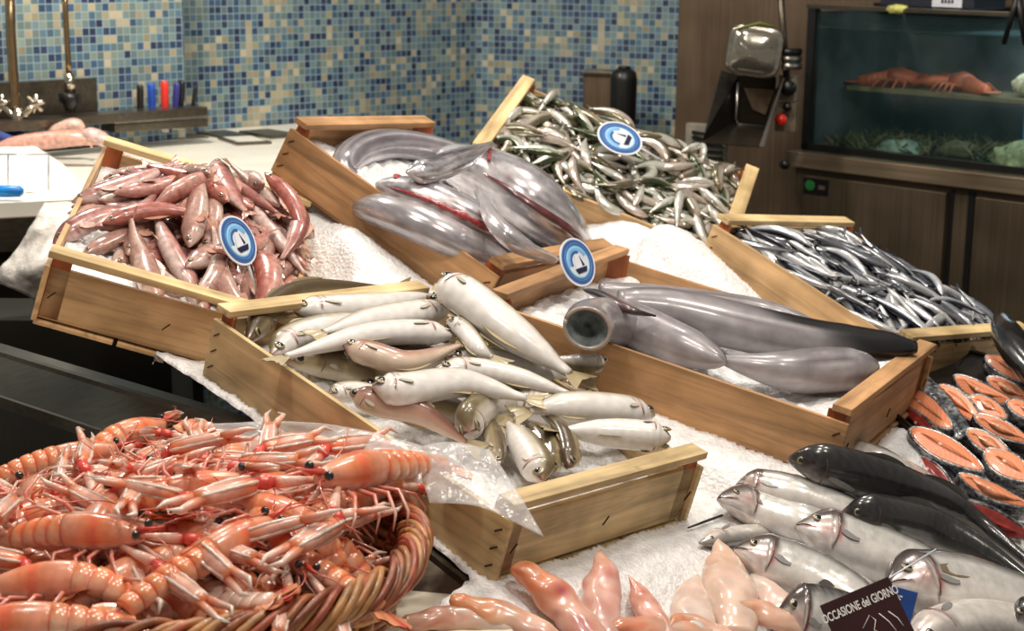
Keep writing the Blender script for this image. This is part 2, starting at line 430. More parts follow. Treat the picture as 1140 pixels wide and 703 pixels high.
# ------------------------------------------------------------------ fish
M['fish_silver'] = vcol('wet_silver_fish', 0.24, 0.15, 0.6, 0, 60, 0.12, 0.25)
M['fish_matt'] = vcol('wet_pale_fish', 0.30, 0.0, 0.5, 0.0, 50, 0.06, 0.22)
M['fish_pink'] = vcol('wet_pink_fish', 0.27, 0.0, 0.6, 0.0, 90, 0.22, 0.3)
M['fish_chrome'] = vcol('shiny_small_fish', 0.2, 0.45, 0.6, 0, 70, 0.15, 0.3)
M['fish_big'] = vcol('smooth_grey_skin', 0.34, 0.1, 0.35, 0, 25, 0.16, 0.15)
M['fish_foil'] = vcol('foil_silver_skin', 0.22, 0.45, 0.6, 0, 30, 0.14, 0.35, bscale=24)
M['iris'] = simple('silver_iris', (150, 138, 112), 0.25, 0.3)
M['pupil'] = simple('black_pupil', (10, 10, 12), 0.08, coat=1.0)
M['cut_red'] = simple('raw_red_cut', (140, 52, 56), 0.25, var=0.45, nscale=160, coat=0.6, bump=0.6)
M['cavity'] = simple('dark_mouth_cavity', (92, 98, 98), 0.3, var=0.7, nscale=45, coat=0.4)

def blend(a, b, t):
    t = np.clip(np.asarray(t), 0, 1)[..., None]; return np.asarray(a, float) * (1 - t) + np.asarray(b, float) * t
def sstep(x, a, b):
    t = np.clip((x - a) / (b - a), 0, 1); return t * t * (3 - 2 * t)
def line(s, c, w_): return np.exp(-((s - c) / w_) ** 2)
_rs = np.random.RandomState(5)
def mottling(s, th, f1=40, f2=7, ph=0): return 0.5 + 0.5 * np.sin(s * f1 + ph + 2 * np.sin(th * f2)) * np.sin(th * f2 + s * 13 + ph)

def _nz(s, th, fs, ft, sd):
    return np.array([mnoise.fractal(Vector((float(a) * fs, math.cos(float(b_)) * ft, math.sin(float(b_)) * ft + sd)), 0.8, 2.2, 5) for a, b_ in zip(np.broadcast_to(s, np.shape(th)), th)])
def silverize(c, s, th, sd=0.0):
    n1 = _nz(s, th, 5, 3.2, sd); n2 = _nz(s, th, 16, 9, sd + 5)
    c = blend(c, (236, 234, 236), np.clip(n1 * 1.3, 0, 0.75)); c = blend(c, (86, 82, 90), np.clip(-n1 * 1.2, 0, 0.7)); c = blend(c, (176, 128, 124), np.clip(n2 * 0.7 - 0.15, 0, 0.4)); return c
def col_whiting(s, v, u, th):
    c = blend((238, 233, 228), (112, 98, 66), sstep(v, 0.38, 0.8))
    c = blend(c, (176, 162, 128), line(v, 0.42, 0.12) * 0.5)
    c = blend(c, (240, 236, 232), sstep(-v, 0.1, 0.7)); c = blend(c, (160, 150, 140), mottling(s, th, 70, 9) * 0.18)
    c = blend(c, (196, 146, 132), sstep(-s, -0.07, 0.0) * 0.7)
    c = blend(c, (120, 88, 74), line(s, 0.215 - 0.02 * v * v, 0.007) * (np.abs(v) < 0.75) * 0.7)
    c = blend(c, (214, 150, 140), line(s, 0.235, 0.02) * line(v, -0.2, 0.3) * 0.5)
    c = blend(c, (70, 50, 44), line(v, -0.28 - 0.6 * s, 0.07) * (s < 0.065))
    c = blend(c, (60, 50, 38), line(s, 0.26, 0.012) * line(v, 0.22, 0.12) * 0.9)
    return c
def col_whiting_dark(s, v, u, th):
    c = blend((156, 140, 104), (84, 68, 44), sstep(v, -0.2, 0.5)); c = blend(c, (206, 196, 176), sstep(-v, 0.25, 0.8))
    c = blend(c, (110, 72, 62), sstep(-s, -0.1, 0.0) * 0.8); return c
def col_whiting_brown(s, v, u, th):
    c = blend((184, 142, 122), (116, 74, 60), sstep(v, -0.1, 0.6)); c = blend(c, (214, 192, 172), sstep(-v, 0.1, 0.7))
    c = blend(c, (120, 60, 54), sstep(-s, -0.12, 0.0) * 0.8); return c
def col_mullet(s, v, u, th):
    c = blend((208, 158, 150), (150, 90, 86), sstep(v, 0.0, 0.7)); c = blend(c, (230, 202, 194), sstep(-v, 0.1, 0.8))
    c = blend(c, (180, 88, 72), mottling(s, th) * 0.35 * (v > -0.4)); c = blend(c, (128, 90, 70), sstep(v, 0.8, 1.0) * 0.6)
    c = blend(c, (110, 52, 48), line(s, 0.22, 0.01) * (np.abs(v) < 0.8) * 0.7); return c
def col_mullet_red(s, v, u, th): return blend(col_mullet(s, v, u, th), (196, 96, 76), 0.40 + 0 * s)
def col_mullet_pale(s, v, u, th): return blend(col_mullet(s, v, u, th), (206, 180, 160), 0.45 + 0 * s)
def col_sardine(s, v, u, th):
    c = blend((214, 214, 200), (66, 78, 46), sstep(v, 0.15, 0.5)); c = blend(c, (240, 238, 228), sstep(-v, 0.0, 0.6))
    c = blend(c, (190, 176, 110), line(v, 0.2, 0.1) * 0.6); c = blend(c, (40, 34, 30), line(s, 0.085, 0.03) * line(v, 0.25, 0.22))
    c = blend(c, (150, 110, 96), sstep(-s, -0.2, -0.1) * 0.3); return c
def col_sardine_pink(s, v, u, th): return blend(col_sardine(s, v, u, th), (196, 160, 146), 0.35 + 0 * s)
def col_anchovy(s, v, u, th):
    c = blend((206, 212, 222), (24, 30, 44), sstep(v, 0.05, 0.35)); c = blend(c, (226, 226, 226), sstep(-v, 0.1, 0.7))
    c = blend(c, (90, 112, 150), line(v, 0.16, 0.08) * 0.7); c = blend(c, (20, 18, 18), line(s, 0.09, 0.025) * line(v, 0.2, 0.25)); return c
def col_anchovy_dark(s, v, u, th): return blend(col_anchovy(s, v, u, th), (26, 30, 40), 0.5 + 0 * s)
def col_bass(s, v, u, th):
    c = blend((222, 219, 214), (62, 60, 58), sstep(v, 0.25, 0.85)); c = blend(c, (246, 240, 234), sstep(-v, -0.1, 0.5))
    c = blend(c, (172, 172, 166), mottling(s, th, 260, 26) * 0.4 * (s > 0.28) * (v > -0.3))
    head = (s < 0.26)
    c = blend(c, (222, 168, 160), line(s, 0.15, 0.05) * line(v, -0.3, 0.3) * 0.65); c = blend(c, (190, 88, 84), line(s, 0.235, 0.016) * line(v, -0.35, 0.25) * 0.8)
    c = blend(c, (64, 50, 46), line(s, 0.225 - 0.03 * v * v, 0.007) * (np.abs(v) < 0.85) * 0.75)
    c = blend(c, (88, 74, 66), line(s, 0.185 - 0.02 * v * v, 0.006) * (np.abs(v) < 0.6) * 0.5)
    c = blend(c, (70, 62, 60), sstep(v, 0.05, 0.45) * (s < 0.24) * 0.75); c = blend(c, (62, 50, 48), line(s, 0.235, 0.02) * line(v, 0.15, 0.25) * 0.8); c = blend(c, (110, 84, 80), mottling(s, th, 60, 8) * (s < 0.22) * 0.3)
    c = blend(c, (120, 66, 68), line(v, -0.18 - 1.5 * s, 0.10) * (s < 0.09) * 0.9)
    c = blend(c, (58, 52, 52), sstep(-s, -0.05, 0.0) * sstep(v, -0.1, 0.4) * 0.8); return c
def col_bass_dark(s, v, u, th):
    c = blend((104, 100, 96), (36, 35, 35), sstep(v, -0.35, 0.25)); c = blend(c, (92, 92, 94), mottling(s, th, 220, 22) * 0.4); c = blend(c, (232, 226, 222), sstep(-v, 0.35, 0.8))
    c = blend(c, (190, 150, 150), sstep(-s, -0.05, 0.0) * 0.6); return c
def col_bass_belly(s, v, u, th): return blend(col_bass(s, v, u, th), (238, 230, 222), 0.55 + 0 * s)
def col_white_silver(s, v, u, th): return blend(silverize(blend((214, 210, 212), (150, 146, 154), sstep(v, 0.2, 0.8)), s, th, 3.0), (238, 234, 234), 0.4 + 0 * s)
def col_tunny(s, v, u, th):
    c = blend((146, 140, 143), (100, 96, 101), sstep(v, 0.1, 0.8)); c = blend(c, (168, 161, 163), sstep(-v, 0.0, 0.8))
    c = blend(c, (186, 180, 184), line(s, 0.28, 0.04) * line(v, -0.1, 0.2) * 0.5); c = blend(c, (88, 82, 88), line(v, -0.45, 0.05) * 0.5); c2 = silverize(c, s, th, 11.0); return blend(c, c2, 0.35)
def col_tunny_black(s, v, u, th):
    c = col_tunny(s, v, u, th); return blend(c, (24, 24, 27), sstep(s - 0.12 * (v < 0) + 0.1 * v, 0.52, 0.68))
def col_big(s, v, u, th):
    c = blend((190, 188, 192), (122, 120, 128), sstep(v, 0.1, 0.7)); c = blend(c, (226, 222, 224), sstep(-v, 0.0, 0.7))
    return silverize(blend(c, (124, 116, 122), line(v, 0.05, 0.05) * 0.4), s, th, 2.0)
def col_band(s, v, u, th):
    c = blend((198, 194, 200), (112, 106, 116), line(v, 0.45, 0.22) * 0.8); c = blend(c, (128, 120, 130), line(v, -0.2, 0.3) * 0.6); c = blend(c, (234, 230, 232), line(v, 0.15, 0.1) * 0.8); return blend(c, silverize(c, s, th, 7.0), 0.45)

PR = {   # s, half height (fraction of the largest), thickness ratio to height
 'slim': ([0, .03, .08, .16, .26, .40, .55, .70, .84, .93, 1], [.05, .27, .52, .84, .99, 1, .97, .84, .56, .32, .22], .74),
 'head': ([0, .02, .06, .12, .20, .32, .46, .62, .78, .90, 1], [.07, .22, .44, .70, .92, 1, .99, .88, .58, .34, .24], .70),
 'big': ([0, .03, .10, .22, .38, .55, .70, .84, .94, 1], [.10, .34, .66, .92, 1, .95, .78, .48, .22, .14], .85),
 'cut': ([0, .04, .12, .25, .40, .60, .78, .90, .97, 1], [.80, .90, .92, .90, 1, .98, .84, .58, .34, .08], .86),
 'tiny': ([0, .05, .14, .28, .45, .62, .80, .92, 1], [.12, .46, .80, 1, .98, .82, .50, .26, .18], .62),
 'spindle': ([0, .06, .2, .4, .6, .8, .93, 1], [.55, .72, .9, 1, .97, .85, .6, .25], .8),
}
def catmull(pts, n):
    pts = [Vector(p) for p in pts]
    if len(pts) == 2: pts = [pts[0], (pts[0] + pts[1]) / 2, pts[1]]
    P = [pts[0] * 2 - pts[1]] + pts + [pts[-1] * 2 - pts[-2]]; segs = len(pts) - 1; out = []
    for i in range(n):
        x = i / (n - 1) * segs; k = min(int(x), segs - 1); t = x - k; a, b_, c, d = P[k:k + 4]
        out.append(0.5 * ((2 * b_) + (c - a) * t + (2 * a - 5 * b_ + 4 * c - d) * t * t + (3 * b_ - a - 3 * c + d) * t ** 3))
    return out
class FishFrame:
    def __init__(f, pts, up, hh, prof, dorsal, roll, Ns, th=None):
        f.C = catmull(pts, Ns); f.Ns = Ns; f.hh = hh; S, A, tr = PR[prof]; f.S = np.linspace(0, 1, Ns) ** 1.0
        f.A = np.interp(f.S, S, A) * hh; f.B = f.A * (th or tr); g_ = np.exp(-((f.S - 0.185) / 0.05) ** 2) * (prof in ('slim', 'head')) * 0.07; f.A = f.A * (1 + g_ * 0.5); f.B = f.B * (1 + g_); f.T = []; f.N = []; f.D = []
        for i in range(Ns):
            t = (f.C[min(i + 1, Ns - 1)] - f.C[max(i - 1, 0)]).normalized(); n = (up - t * up.dot(t)).normalized(); d = n.cross(t) * dorsal
            if roll: n, d = n * math.cos(roll) - d * math.sin(roll), d * math.cos(roll) + n * math.sin(roll)
            f.T.append(t); f.N.append(n); f.D.append(d)
        f.len = sum((f.C[i + 1] - f.C[i]).length for i in range(Ns - 1))
    def p(f, s, d=0.0, n=0.0):
        x = min(max(s, 0), 0.9999) * (f.Ns - 1); k = int(x); t = x - k; L_ = lambda a: a[k] * (1 - t) + a[k + 1] * t
        return L_(f.C) + L_(f.D) * d + L_(f.N) * n
    def a(f, s): return float(np.interp(s, f.S, f.A))
    def b(f, s): return float(np.interp(s, f.S, f.B))
def body_mesh(mb, f, colf, Nt=22, mi=0, off=Vector(), open_start=False):
    P = []; cols = []; th = np.linspace(0, 2 * math.pi, Nt, endpoint=False)
    v = np.cos(th); u = np.sin(th)
    for i in range(f.Ns):
        row = []
        for j in range(Nt):
            sy = 1 if v[j] > 0 else 0.92
            row.append(f.C[i] + f.D[i] * (v[j] * f.A[i] * sy) + f.N[i] * (u[j] * f.B[i]) - off)
        P.append(row); cols.append(lin(np.clip(colf(np.full(Nt, f.S[i]), v, u, th), 0, 255)))
    nv = len(mb.v)
    mb.grid(P, mi, np.concatenate(cols), closed=True)
    if not open_start: mb.f.append(tuple(nv + j for j in range(Nt))[::-1]); mb.m.append(mi)
    mb.f.append(tuple(nv + (f.Ns - 1) * Nt + j for j in range(Nt))); mb.m.append(mi)
def sheet(mb, P, nr, th, col, mi=0):
    c = lin(col)
    mb.grid([[p + nr * th for p in r] for r in P], mi, c); mb.grid([[p - nr * th for p in r][::-1] for r in P], mi, c)
def tail_fin(mb, f, length, hw, fork, col, mi=0, off=Vector(), bend=0.0, nj=5, ni=9):
    t, n, d, c = f.T[-1], f.N[-1], f.D[-1], f.C[-1]; base = f.A[-1] * 0.9; P = []
    for i in range(ni):
        w_ = -1 + 2 * i / (ni - 1); row = []
        for j in range(nj):
            q = j / (nj - 1); ln = length * (1 - fork * (1 - abs(w_)) * 1.0)
            row.append(c - off + t * (q * ln - 0.004) + d * (w_ * (base + (hw - base) * q ** 0.8)) + n * (bend * q * q * length + 0.0012 * math.sin(i * 2.4) * q))
        P.append(row)
    sheet(mb, P, n, 0.0005, col, mi)
def edge_fin(mb, f, s0, s1, h, side, col, mi=0, off=Vector(), tilt=0.0, ni=9):
    P = []
    for i in range(ni):
        q = i / (ni - 1); s = s0 + (s1 - s0) * q; a = f.a(s) * 0.93 * side; hgt = h * (math.sin(math.pi * min(1, q * 1.0 + 0.12)) ** 0.6 if q < 0.88 else 0.35) * (1 - 0.35 * q)
        k = int(s * (f.Ns - 1)); row = []
        for j in range(4):
            z = j / 3; row.append(f.p(s + 0.05 * z, a + side * hgt * z, tilt * hgt * z) - off)
        P.append(row)
    sheet(mb, P, f.N[f.Ns // 2], 0.0005, col, mi)
def side_fin(mb, f, s, v, ln, hw, col, mi=0, off=Vector(), sgn=1, ang=0.5):
    b0 = f.b(s) * math.sqrt(max(0, 1 - v * v)); P = []; k = int(s * (f.Ns - 1)); t = f.T[k]; d = f.D[k]; n = f.N[k] * sgn
    o = f.C[k] + d * (v * f.a(s)) + n * (b0 * 0.97) - off; dr = (t * math.cos(ang) - d * math.sin(ang)); pr = (d * math.cos(ang) + t * math.sin(ang))
    for i in range(5):
        q = i / 4; w_ = hw * math.sin(math.pi * (0.15 + 0.72 * q)) ** 0.8; P.append([o + dr * (ln * q) + pr * (w_ * k2) + n * (0.001 - 0.0 * q) for k2 in (-1, -0.4, 0.3, 1)])
    sheet(mb, P, n, 0.0004, col, mi)
def eye_on(mb, f, s, v, r, off=Vector(), sgn=1, mi=(0, 1)):
    k = min(int(s * (f.Ns - 1)), f.Ns - 1); pos = f.p(s, v * f.a(s), sgn * f.b(s) * math.sqrt(max(0.02, 1 - v * v)) * 0.98) - off
    nn = (f.N[k] * sgn * math.sqrt(1 - v * v) + f.D[k] * v * 0.7).normalized(); R3 = nn.to_track_quat('Z', 'Y').to_matrix()
    mb.ellipsoid(pos, r, r, r * 0.30, mi[0], R3, 14, 8); mb.ellipsoid(pos + nn * (r * 0.12), r * 0.70, r * 0.70, r * 0.26, mi[1], R3, 12, 6)

def facing(p, up, k=0.5): return (up * (1 - k) + (CAM - p).normalized() * k).normalized()
def fish(name, label, cat, group, pts, up, hh, colf, prof='slim', mat='fish_matt', dorsal=1, roll=0.0, eye=(0.09, 0.30, 0.009), tail=(0.035, 0.018, 0.3), fincol=(150, 136, 104), fins=True, Ns=54, Nt=26, th=None, hollow=False):
    f = FishFrame(pts, up, hh, prof, dorsal, roll, Ns, th); off = f.C[Ns // 2].copy()
    root = empty(name, off); tag(root, label, cat, group)
    mb = MB(); body_mesh(mb, f, colf, Nt, 0, off, hollow); b = mb.build('body', M[mat], root, True)
    if eye:
        for sg in (1, -1):
            mb = MB(); eye_on(mb, f, eye[0], eye[1], eye[2], off, sg); mb.build('eye', [M['iris'], M['pupil']], root, True)
    if tail: mb = MB(); tail_fin(mb, f, tail[0], tail[1], tail[2], fincol, 0, off, bend=0.1); mb.build('tail_fin', M[mat], root, True)
    if fins:
        mb = MB(); edge_fin(mb, f, 0.32, 0.46, hh * 0.28, 1, fincol, 0, off); mb.build('dorsal_fin', M[mat], root, True)
        mb = MB(); edge_fin(mb, f, 0.54, 0.70, hh * 0.22, 1, fincol, 0, off); mb.build('dorsal_fin', M[mat], root, True)
        mb = MB(); edge_fin(mb, f, 0.54, 0.72, hh * 0.2, -1, fincol, 0, off); mb.build('anal_fin', M[mat], root, True)
        for sg in (1, -1):
            mb = MB(); side_fin(mb, f, 0.25, -0.25, f.len * 0.085, hh * 0.13, tuple(0.5 * np.array(fincol) + 100), 0, off, sg, 0.25); mb.build('pectoral_fin', M[mat], root, True)
    if fins and prof in ('slim', 'head'):
        for sg in (1, -1):
            mb = MB(); q_ = np.linspace(0.002, 0.068, 7); mb.tube([f.p(q, f.a(q) * (0.05 - 0.28 * (q / 0.068)), sg * f.b(q) * 0.99) - off for q in q_], [hh * 0.022] * 6 + [hh * 0.008], 6, col=lin((72, 50, 46))); mb.build('mouth', M[mat], root, True)
            mb = MB(); q_ = np.linspace(-0.75, 0.55, 14); mb.tube([f.p(0.222 - 0.03 * q * q, f.a(0.215) * q, sg * f.b(0.215) * math.sqrt(1 - q * q) * 0.985) - off for q in q_], [hh * 0.006] + [hh * 0.022] * 12 + [hh * 0.006], 6, col=lin((120, 72, 64))); mb.build('gill_slit', M[mat], root, True)
    if hollow:
        mb = MB(); P = []
        for i in range(7):
            q = i / 6; c = f.p(0.0 + 0.07 * q); r = (1 - 0.98 * q ** 1.3); k = 0
            P.append([c - off + f.D[0] * (math.cos(a) * f.A[0] * 0.93 * r) + f.N[0] * (math.sin(a) * f.B[0] * 0.93 * r) - f.T[0] * (0.002 if i == 0 else 0) for a in np.linspace(0, 2 * math.pi, 20, endpoint=False)])
        mb.grid(P, 0, None, True); mb.build('mouth_cavity', M['cavity'], root, True)
    return root, f

# ---- interior ice of each crate
def crate_ice(k, h, label, amp=0.008, extra=None):
    q, L, W = CR[k]; vs = []; fs = []; nu, nv = int(L / 0.007), int(W / 0.007)
    for i in range(nu + 1):
        for j in range(nv + 1):
            u = 0.009 + (L - 0.018) * i / nu; v = 0.009 + (W - 0.018) * j / nv
            z = h + amp * fbm(u, v, 14, ord(k)) + 0.004 * fbm(u, v, 60, 3 + ord(k))
            if extra: z += extra(u, v)
            vs.append((u, v, max(z, 0.006)))
    for i in range(nu):
        for j in range(nv):
            a = i * (nv + 1) + j; fs.append((a, a + nv + 1, a + nv + 2, a + 1))
    me = bpy.data.meshes.new('crate_ice'); me.from_pydata(vs, [], fs); me.update(); o = link('crate_ice', me, M['ice']); o.matrix_world = CM[k]
    tag(o, label, 'ice', kind='stuff'); return o
crate_ice('A', 0.060, 'crushed ice under the pink red mullet in their crate')
crate_ice('B', 0.062, 'crushed ice under the big silver gutted fish', 0.012)
crate_ice('C', 0.040, 'crushed ice under the whiting in the front crate')
crate_ice('D', 0.058, 'crushed ice around the four large grey tunny', 0.010)
crate_ice('E', 0.072, 'crushed ice under the heap of anchovies')
crate_ice('F', 0.070, 'crushed ice under the heap of small sardines')

# ---- piles of small fish
def proto_small(name, ln, hh, colf, mat, bend, prof='tiny', parts=False, eye_r=0.003, fincol=(120, 112, 90), roll=0.0, vbend=0.0):
    pts = [Vector((ln * (0.5 - q), bend * math.sin(math.pi * q) * ln, vbend * math.sin(math.pi * q) * ln)) for q in (0, .25, .5, .75, 1)]
    f = FishFrame(pts, Vector((0, 0, 1)), hh, prof, 1, roll, 18 if not parts else 28)
    if not parts:
        mb = MB(); body_mesh(mb, f, colf, 12); tail_fin(mb, f, ln * 0.13, hh * 0.75, 0.5, fincol, 0, nj=3, ni=5)
        for sg in (1, -1): eye_on(mb, f, 0.10, 0.25, eye_r, Vector(), sg, (1, 2))
        return mb.mesh(name), [M[mat], M['iris'], M['pupil']]
    r = empty(name); mb = MB(); body_mesh(mb, f, colf, 16); mb.build('body', M[mat], r, True)
    mb = MB(); tail_fin(mb, f, ln * 0.13, hh * 0.8, 0.45, fincol, 0); mb.build('tail_fin', M[mat], r, True)
    mb = MB(); edge_fin(mb, f, 0.34, 0.62, hh * 0.5, 1, fincol); mb.build('dorsal_fin', M[mat], r, True)
    mb = MB(); side_fin(mb, f, 0.27, -0.2, ln * 0.14, hh * 0.3, fincol); mb.build('pectoral_fin', M[mat], r, True)
    for sg in (1, -1):
        mb = MB(); eye_on(mb, f, 0.085, 0.3, eye_r, Vector(), sg); mb.build('eye', [M['iris'], M['pupil']], r, True)
    return r
class Pile:
    def __init__(s, k, h0):
        s.k = k; s.q, s.L, s.W = CR[k]; s.res = 0.005; s.nu = int(s.L / s.res) + 30; s.nv = int(s.W / s.res) + 30; s.o = 15
        s.H = np.full((s.nu, s.nv), h0)
        s.H[:s.o, :] = s.H[-s.o:, :] = HB * 0.7; s.H[:, :s.o] = s.H[:, -s.o:] = HB * 0.7
    def ij(s, u, v): return min(max(int(u / s.res) + s.o, 0), s.nu - 1), min(max(int(v / s.res) + s.o, 0), s.nv - 1)
    def drop(s, u, v, ang, ln, r, hw, sink=0.62):
        d = (math.cos(ang), math.sin(ang)); q = np.linspace(-0.46, 0.46, 9); hs = []
        for t in q:
            i, j = s.ij(u + d[0] * t * ln, v + d[1] * t * ln); i0, i1, j0, j1 = max(i - 1, 0), i + 2, max(j - 1, 0), j + 2
            hs.append(s.H[i0:i1, j0:j1].mean())
        hs = np.array(hs); k = np.polyfit(q, hs, 1); k[0] = np.clip(k[0], -0.45 * ln, 0.45 * ln)
        ex = max(0, (hs - np.polyval(k, q)).max()); z0 = k[1] + ex * 0.35 + r * sink
        for t in np.linspace(-0.48, 0.48, int(ln / s.res) + 1):
            rr = hw * math.cos(t * 2.6) ** 0.5 if abs(t) < 0.6 else 0; m = int(rr / s.res)
            i, j = s.ij(u + d[0] * t * ln, v + d[1] * t * ln)
            zt = z0 + k[0] * t
            for a in range(-m, m + 1):
                for b_ in range(-m, m + 1):
                    if a * a + b_ * b_ <= m * m + 0.5:
                        ii, jj = i + a, j + b_
                        if 0 <= ii < s.nu and 0 <= jj < s.nv: s.H[ii, jj] = max(s.H[ii, jj], zt + r * 0.55)
        return z0, k[0] / ln
def pile(k, n, ln, r, hw, angf, protos, name, label, cat, group, target, seed, rng_u, rng_v, rollf, sc=(0.9, 1.12)):
    rnd = random.Random(seed); P = Pile(k, {'A': 0.055, 'E': 0.068, 'F': 0.066}[k]); out = []
    for a in range(n):
        best = None
        for c in range(9):
            u = rnd.uniform(*rng_u); v = rnd.uniform(*rng_v); i, j = P.ij(u, v); sc_ = P.H[i, j] - target(u, v)
            if best is None or sc_ < best[0]: best = (sc_, u, v)
        _, u, v = best; ang = angf(rnd, u, v); s_ = rnd.uniform(*sc)
        eu, ev, sl = abs(math.cos(ang)) * ln * s_ * 0.54, abs(math.sin(ang)) * ln * s_ * 0.54, (-0.02 if k == 'A' else 0.010)
        u = min(max(u, eu + sl), P.L - eu - max(sl, 0.01)); v = min(max(v, ev + sl), P.W - ev - sl)
        z, slope = P.drop(u, v, ang, ln * s_, r, hw)
        R = Matrix.Translation((u, v, z)) @ Matrix.Rotation(ang, 4, 'Z') @ Matrix.Rotation(-math.atan(slope), 4, 'Y') @ Matrix.Rotation(rollf(rnd), 4, 'X') @ Matrix.Scale(s_, 4)
        pr = rnd.choice(protos)
        if isinstance(pr, tuple):
            o = bpy.data.objects.new(name, pr[0]); COL.objects.link(o)
            if len(pr[0].materials) == 0:
                for m_ in pr[1]: pr[0].materials.append(m_)
                pr[0].polygons.foreach_set('use_smooth', [True] * len(pr[0].polygons))
        else:
            if not pr.get('used'): o = pr; o['used'] = 1
            else: o = copy_tree(pr)
        o.matrix_world = CM[k] @ R; tag(o, label, cat, group); out.append(o)
    return out
def pick(rnd, *opts):
    x = rnd.random(); acc = 0
    for p, v in opts:
        acc += p
        if x < acc: return v
    return opts[-1][1]
# sardines, far crate
pr = [proto_small('sardine', 0.098, 0.0140, c, 'fish_chrome', b, eye_r=0.0026, roll=0) for c, b in ((col_sardine, 0.08), (col_sardine, -0.12), (col_sardine, 0.28), (col_sardine_pink, -0.25), (col_sardine, 0.02), (col_sardine_pink, 0.16))]
pile('F', 290, 0.100, 0.0085, 0.012, lambda r, u, v: r.uniform(0, 2 * math.pi), pr, 'sardine', 'small green and silver sardine heaped in the farthest wooden crate', 'fish', 'sardines in the farthest crate',
     lambda u, v: 0.085 + 0.012 * math.sin(math.pi * min(1, max(0, u / 0.55))) - 0.005 * (v > 0.34), 11, (0.03, 0.525), (0.025, 0.385), lambda r: pick(r, (0.45, r.uniform(-0.5, 0.5)), (0.35, math.pi + r.uniform(-0.5, 0.5)), (0.2, r.uniform(0.8, 1.7))))
# anchovies
pr = [proto_small('anchovy', 0.135, 0.0105, c, 'fish_chrome', b, eye_r=0.0026, fincol=(80, 84, 92)) for c, b in ((col_anchovy, 0.04), (col_anchovy, -0.06), (col_anchovy, 0.12), (col_anchovy_dark, -0.1), (col_anchovy, 0.0), (col_anchovy_dark, 0.03))]
pile('E', 280, 0.135, 0.007, 0.010, lambda r, u, v: r.gauss(0.1, 0.28) + (math.pi if r.random() < 0.5 else 0) if (u < 0.27 or r.random() < 0.35) else r.uniform(0, 2 * math.pi), pr, 'anchovy', 'slim dark backed silver anchovy heaped in the right hand wooden crate', 'fish', 'anchovies in the right hand crate',
     lambda u, v: 0.092 + 0.02 * math.sin(math.pi * v / 0.44) - 0.01 * (u < 0.08), 21, (0.04, 0.44), (0.025, 0.42), lambda r: pick(r, (0.4, r.uniform(-0.5, 0.5)), (0.25, math.pi + r.uniform(-0.5, 0.5)), (0.35, r.uniform(0.5, 1.3))))
# red mullet
prs = []
for c, b, vb in ((col_mullet, 0.05, 0), (col_mullet, -0.09, 0.03), (col_mullet_red, 0.12, -0.03), (col_mullet_pale, 0.02, 0), (col_mullet_pale, -0.14, 0.02)):
    prs.append(proto_small('red_mullet', 0.185, 0.0205, c, 'fish_pink', b, 'head', True, 0.0048, (206, 150, 130), vbend=vb))
pile('A', 100, 0.185, 0.013, 0.017, lambda r, u, v: (r.gauss(0.55, 0.5) + (math.pi if r.random() < 0.4 else 0)) if v > 0.13 else r.gauss(-0.9, 0.7), prs, 'red_mullet', 'pink red mullet lying in the heaped crate at the left end of the ice', 'fish', 'red mullet in the left crate',
     lambda u, v: 0.105 + 0.055 * math.exp(-((u - 0.24) ** 2 + (v - 0.24) ** 2) / 0.03) - 0.07 * (u > 0.40 and v < 0.13), 7, (0.09, 0.485), (0.05, 0.35), lambda r: pick(r, (0.45, r.uniform(-0.5, 0.5)), (0.35, math.pi + r.uniform(-0.6, 0.6)), (0.2, r.uniform(0.6, 1.6))), (0.85, 1.08))
for o in list(bpy.data.objects):
    if 'used' in o: del o['used']

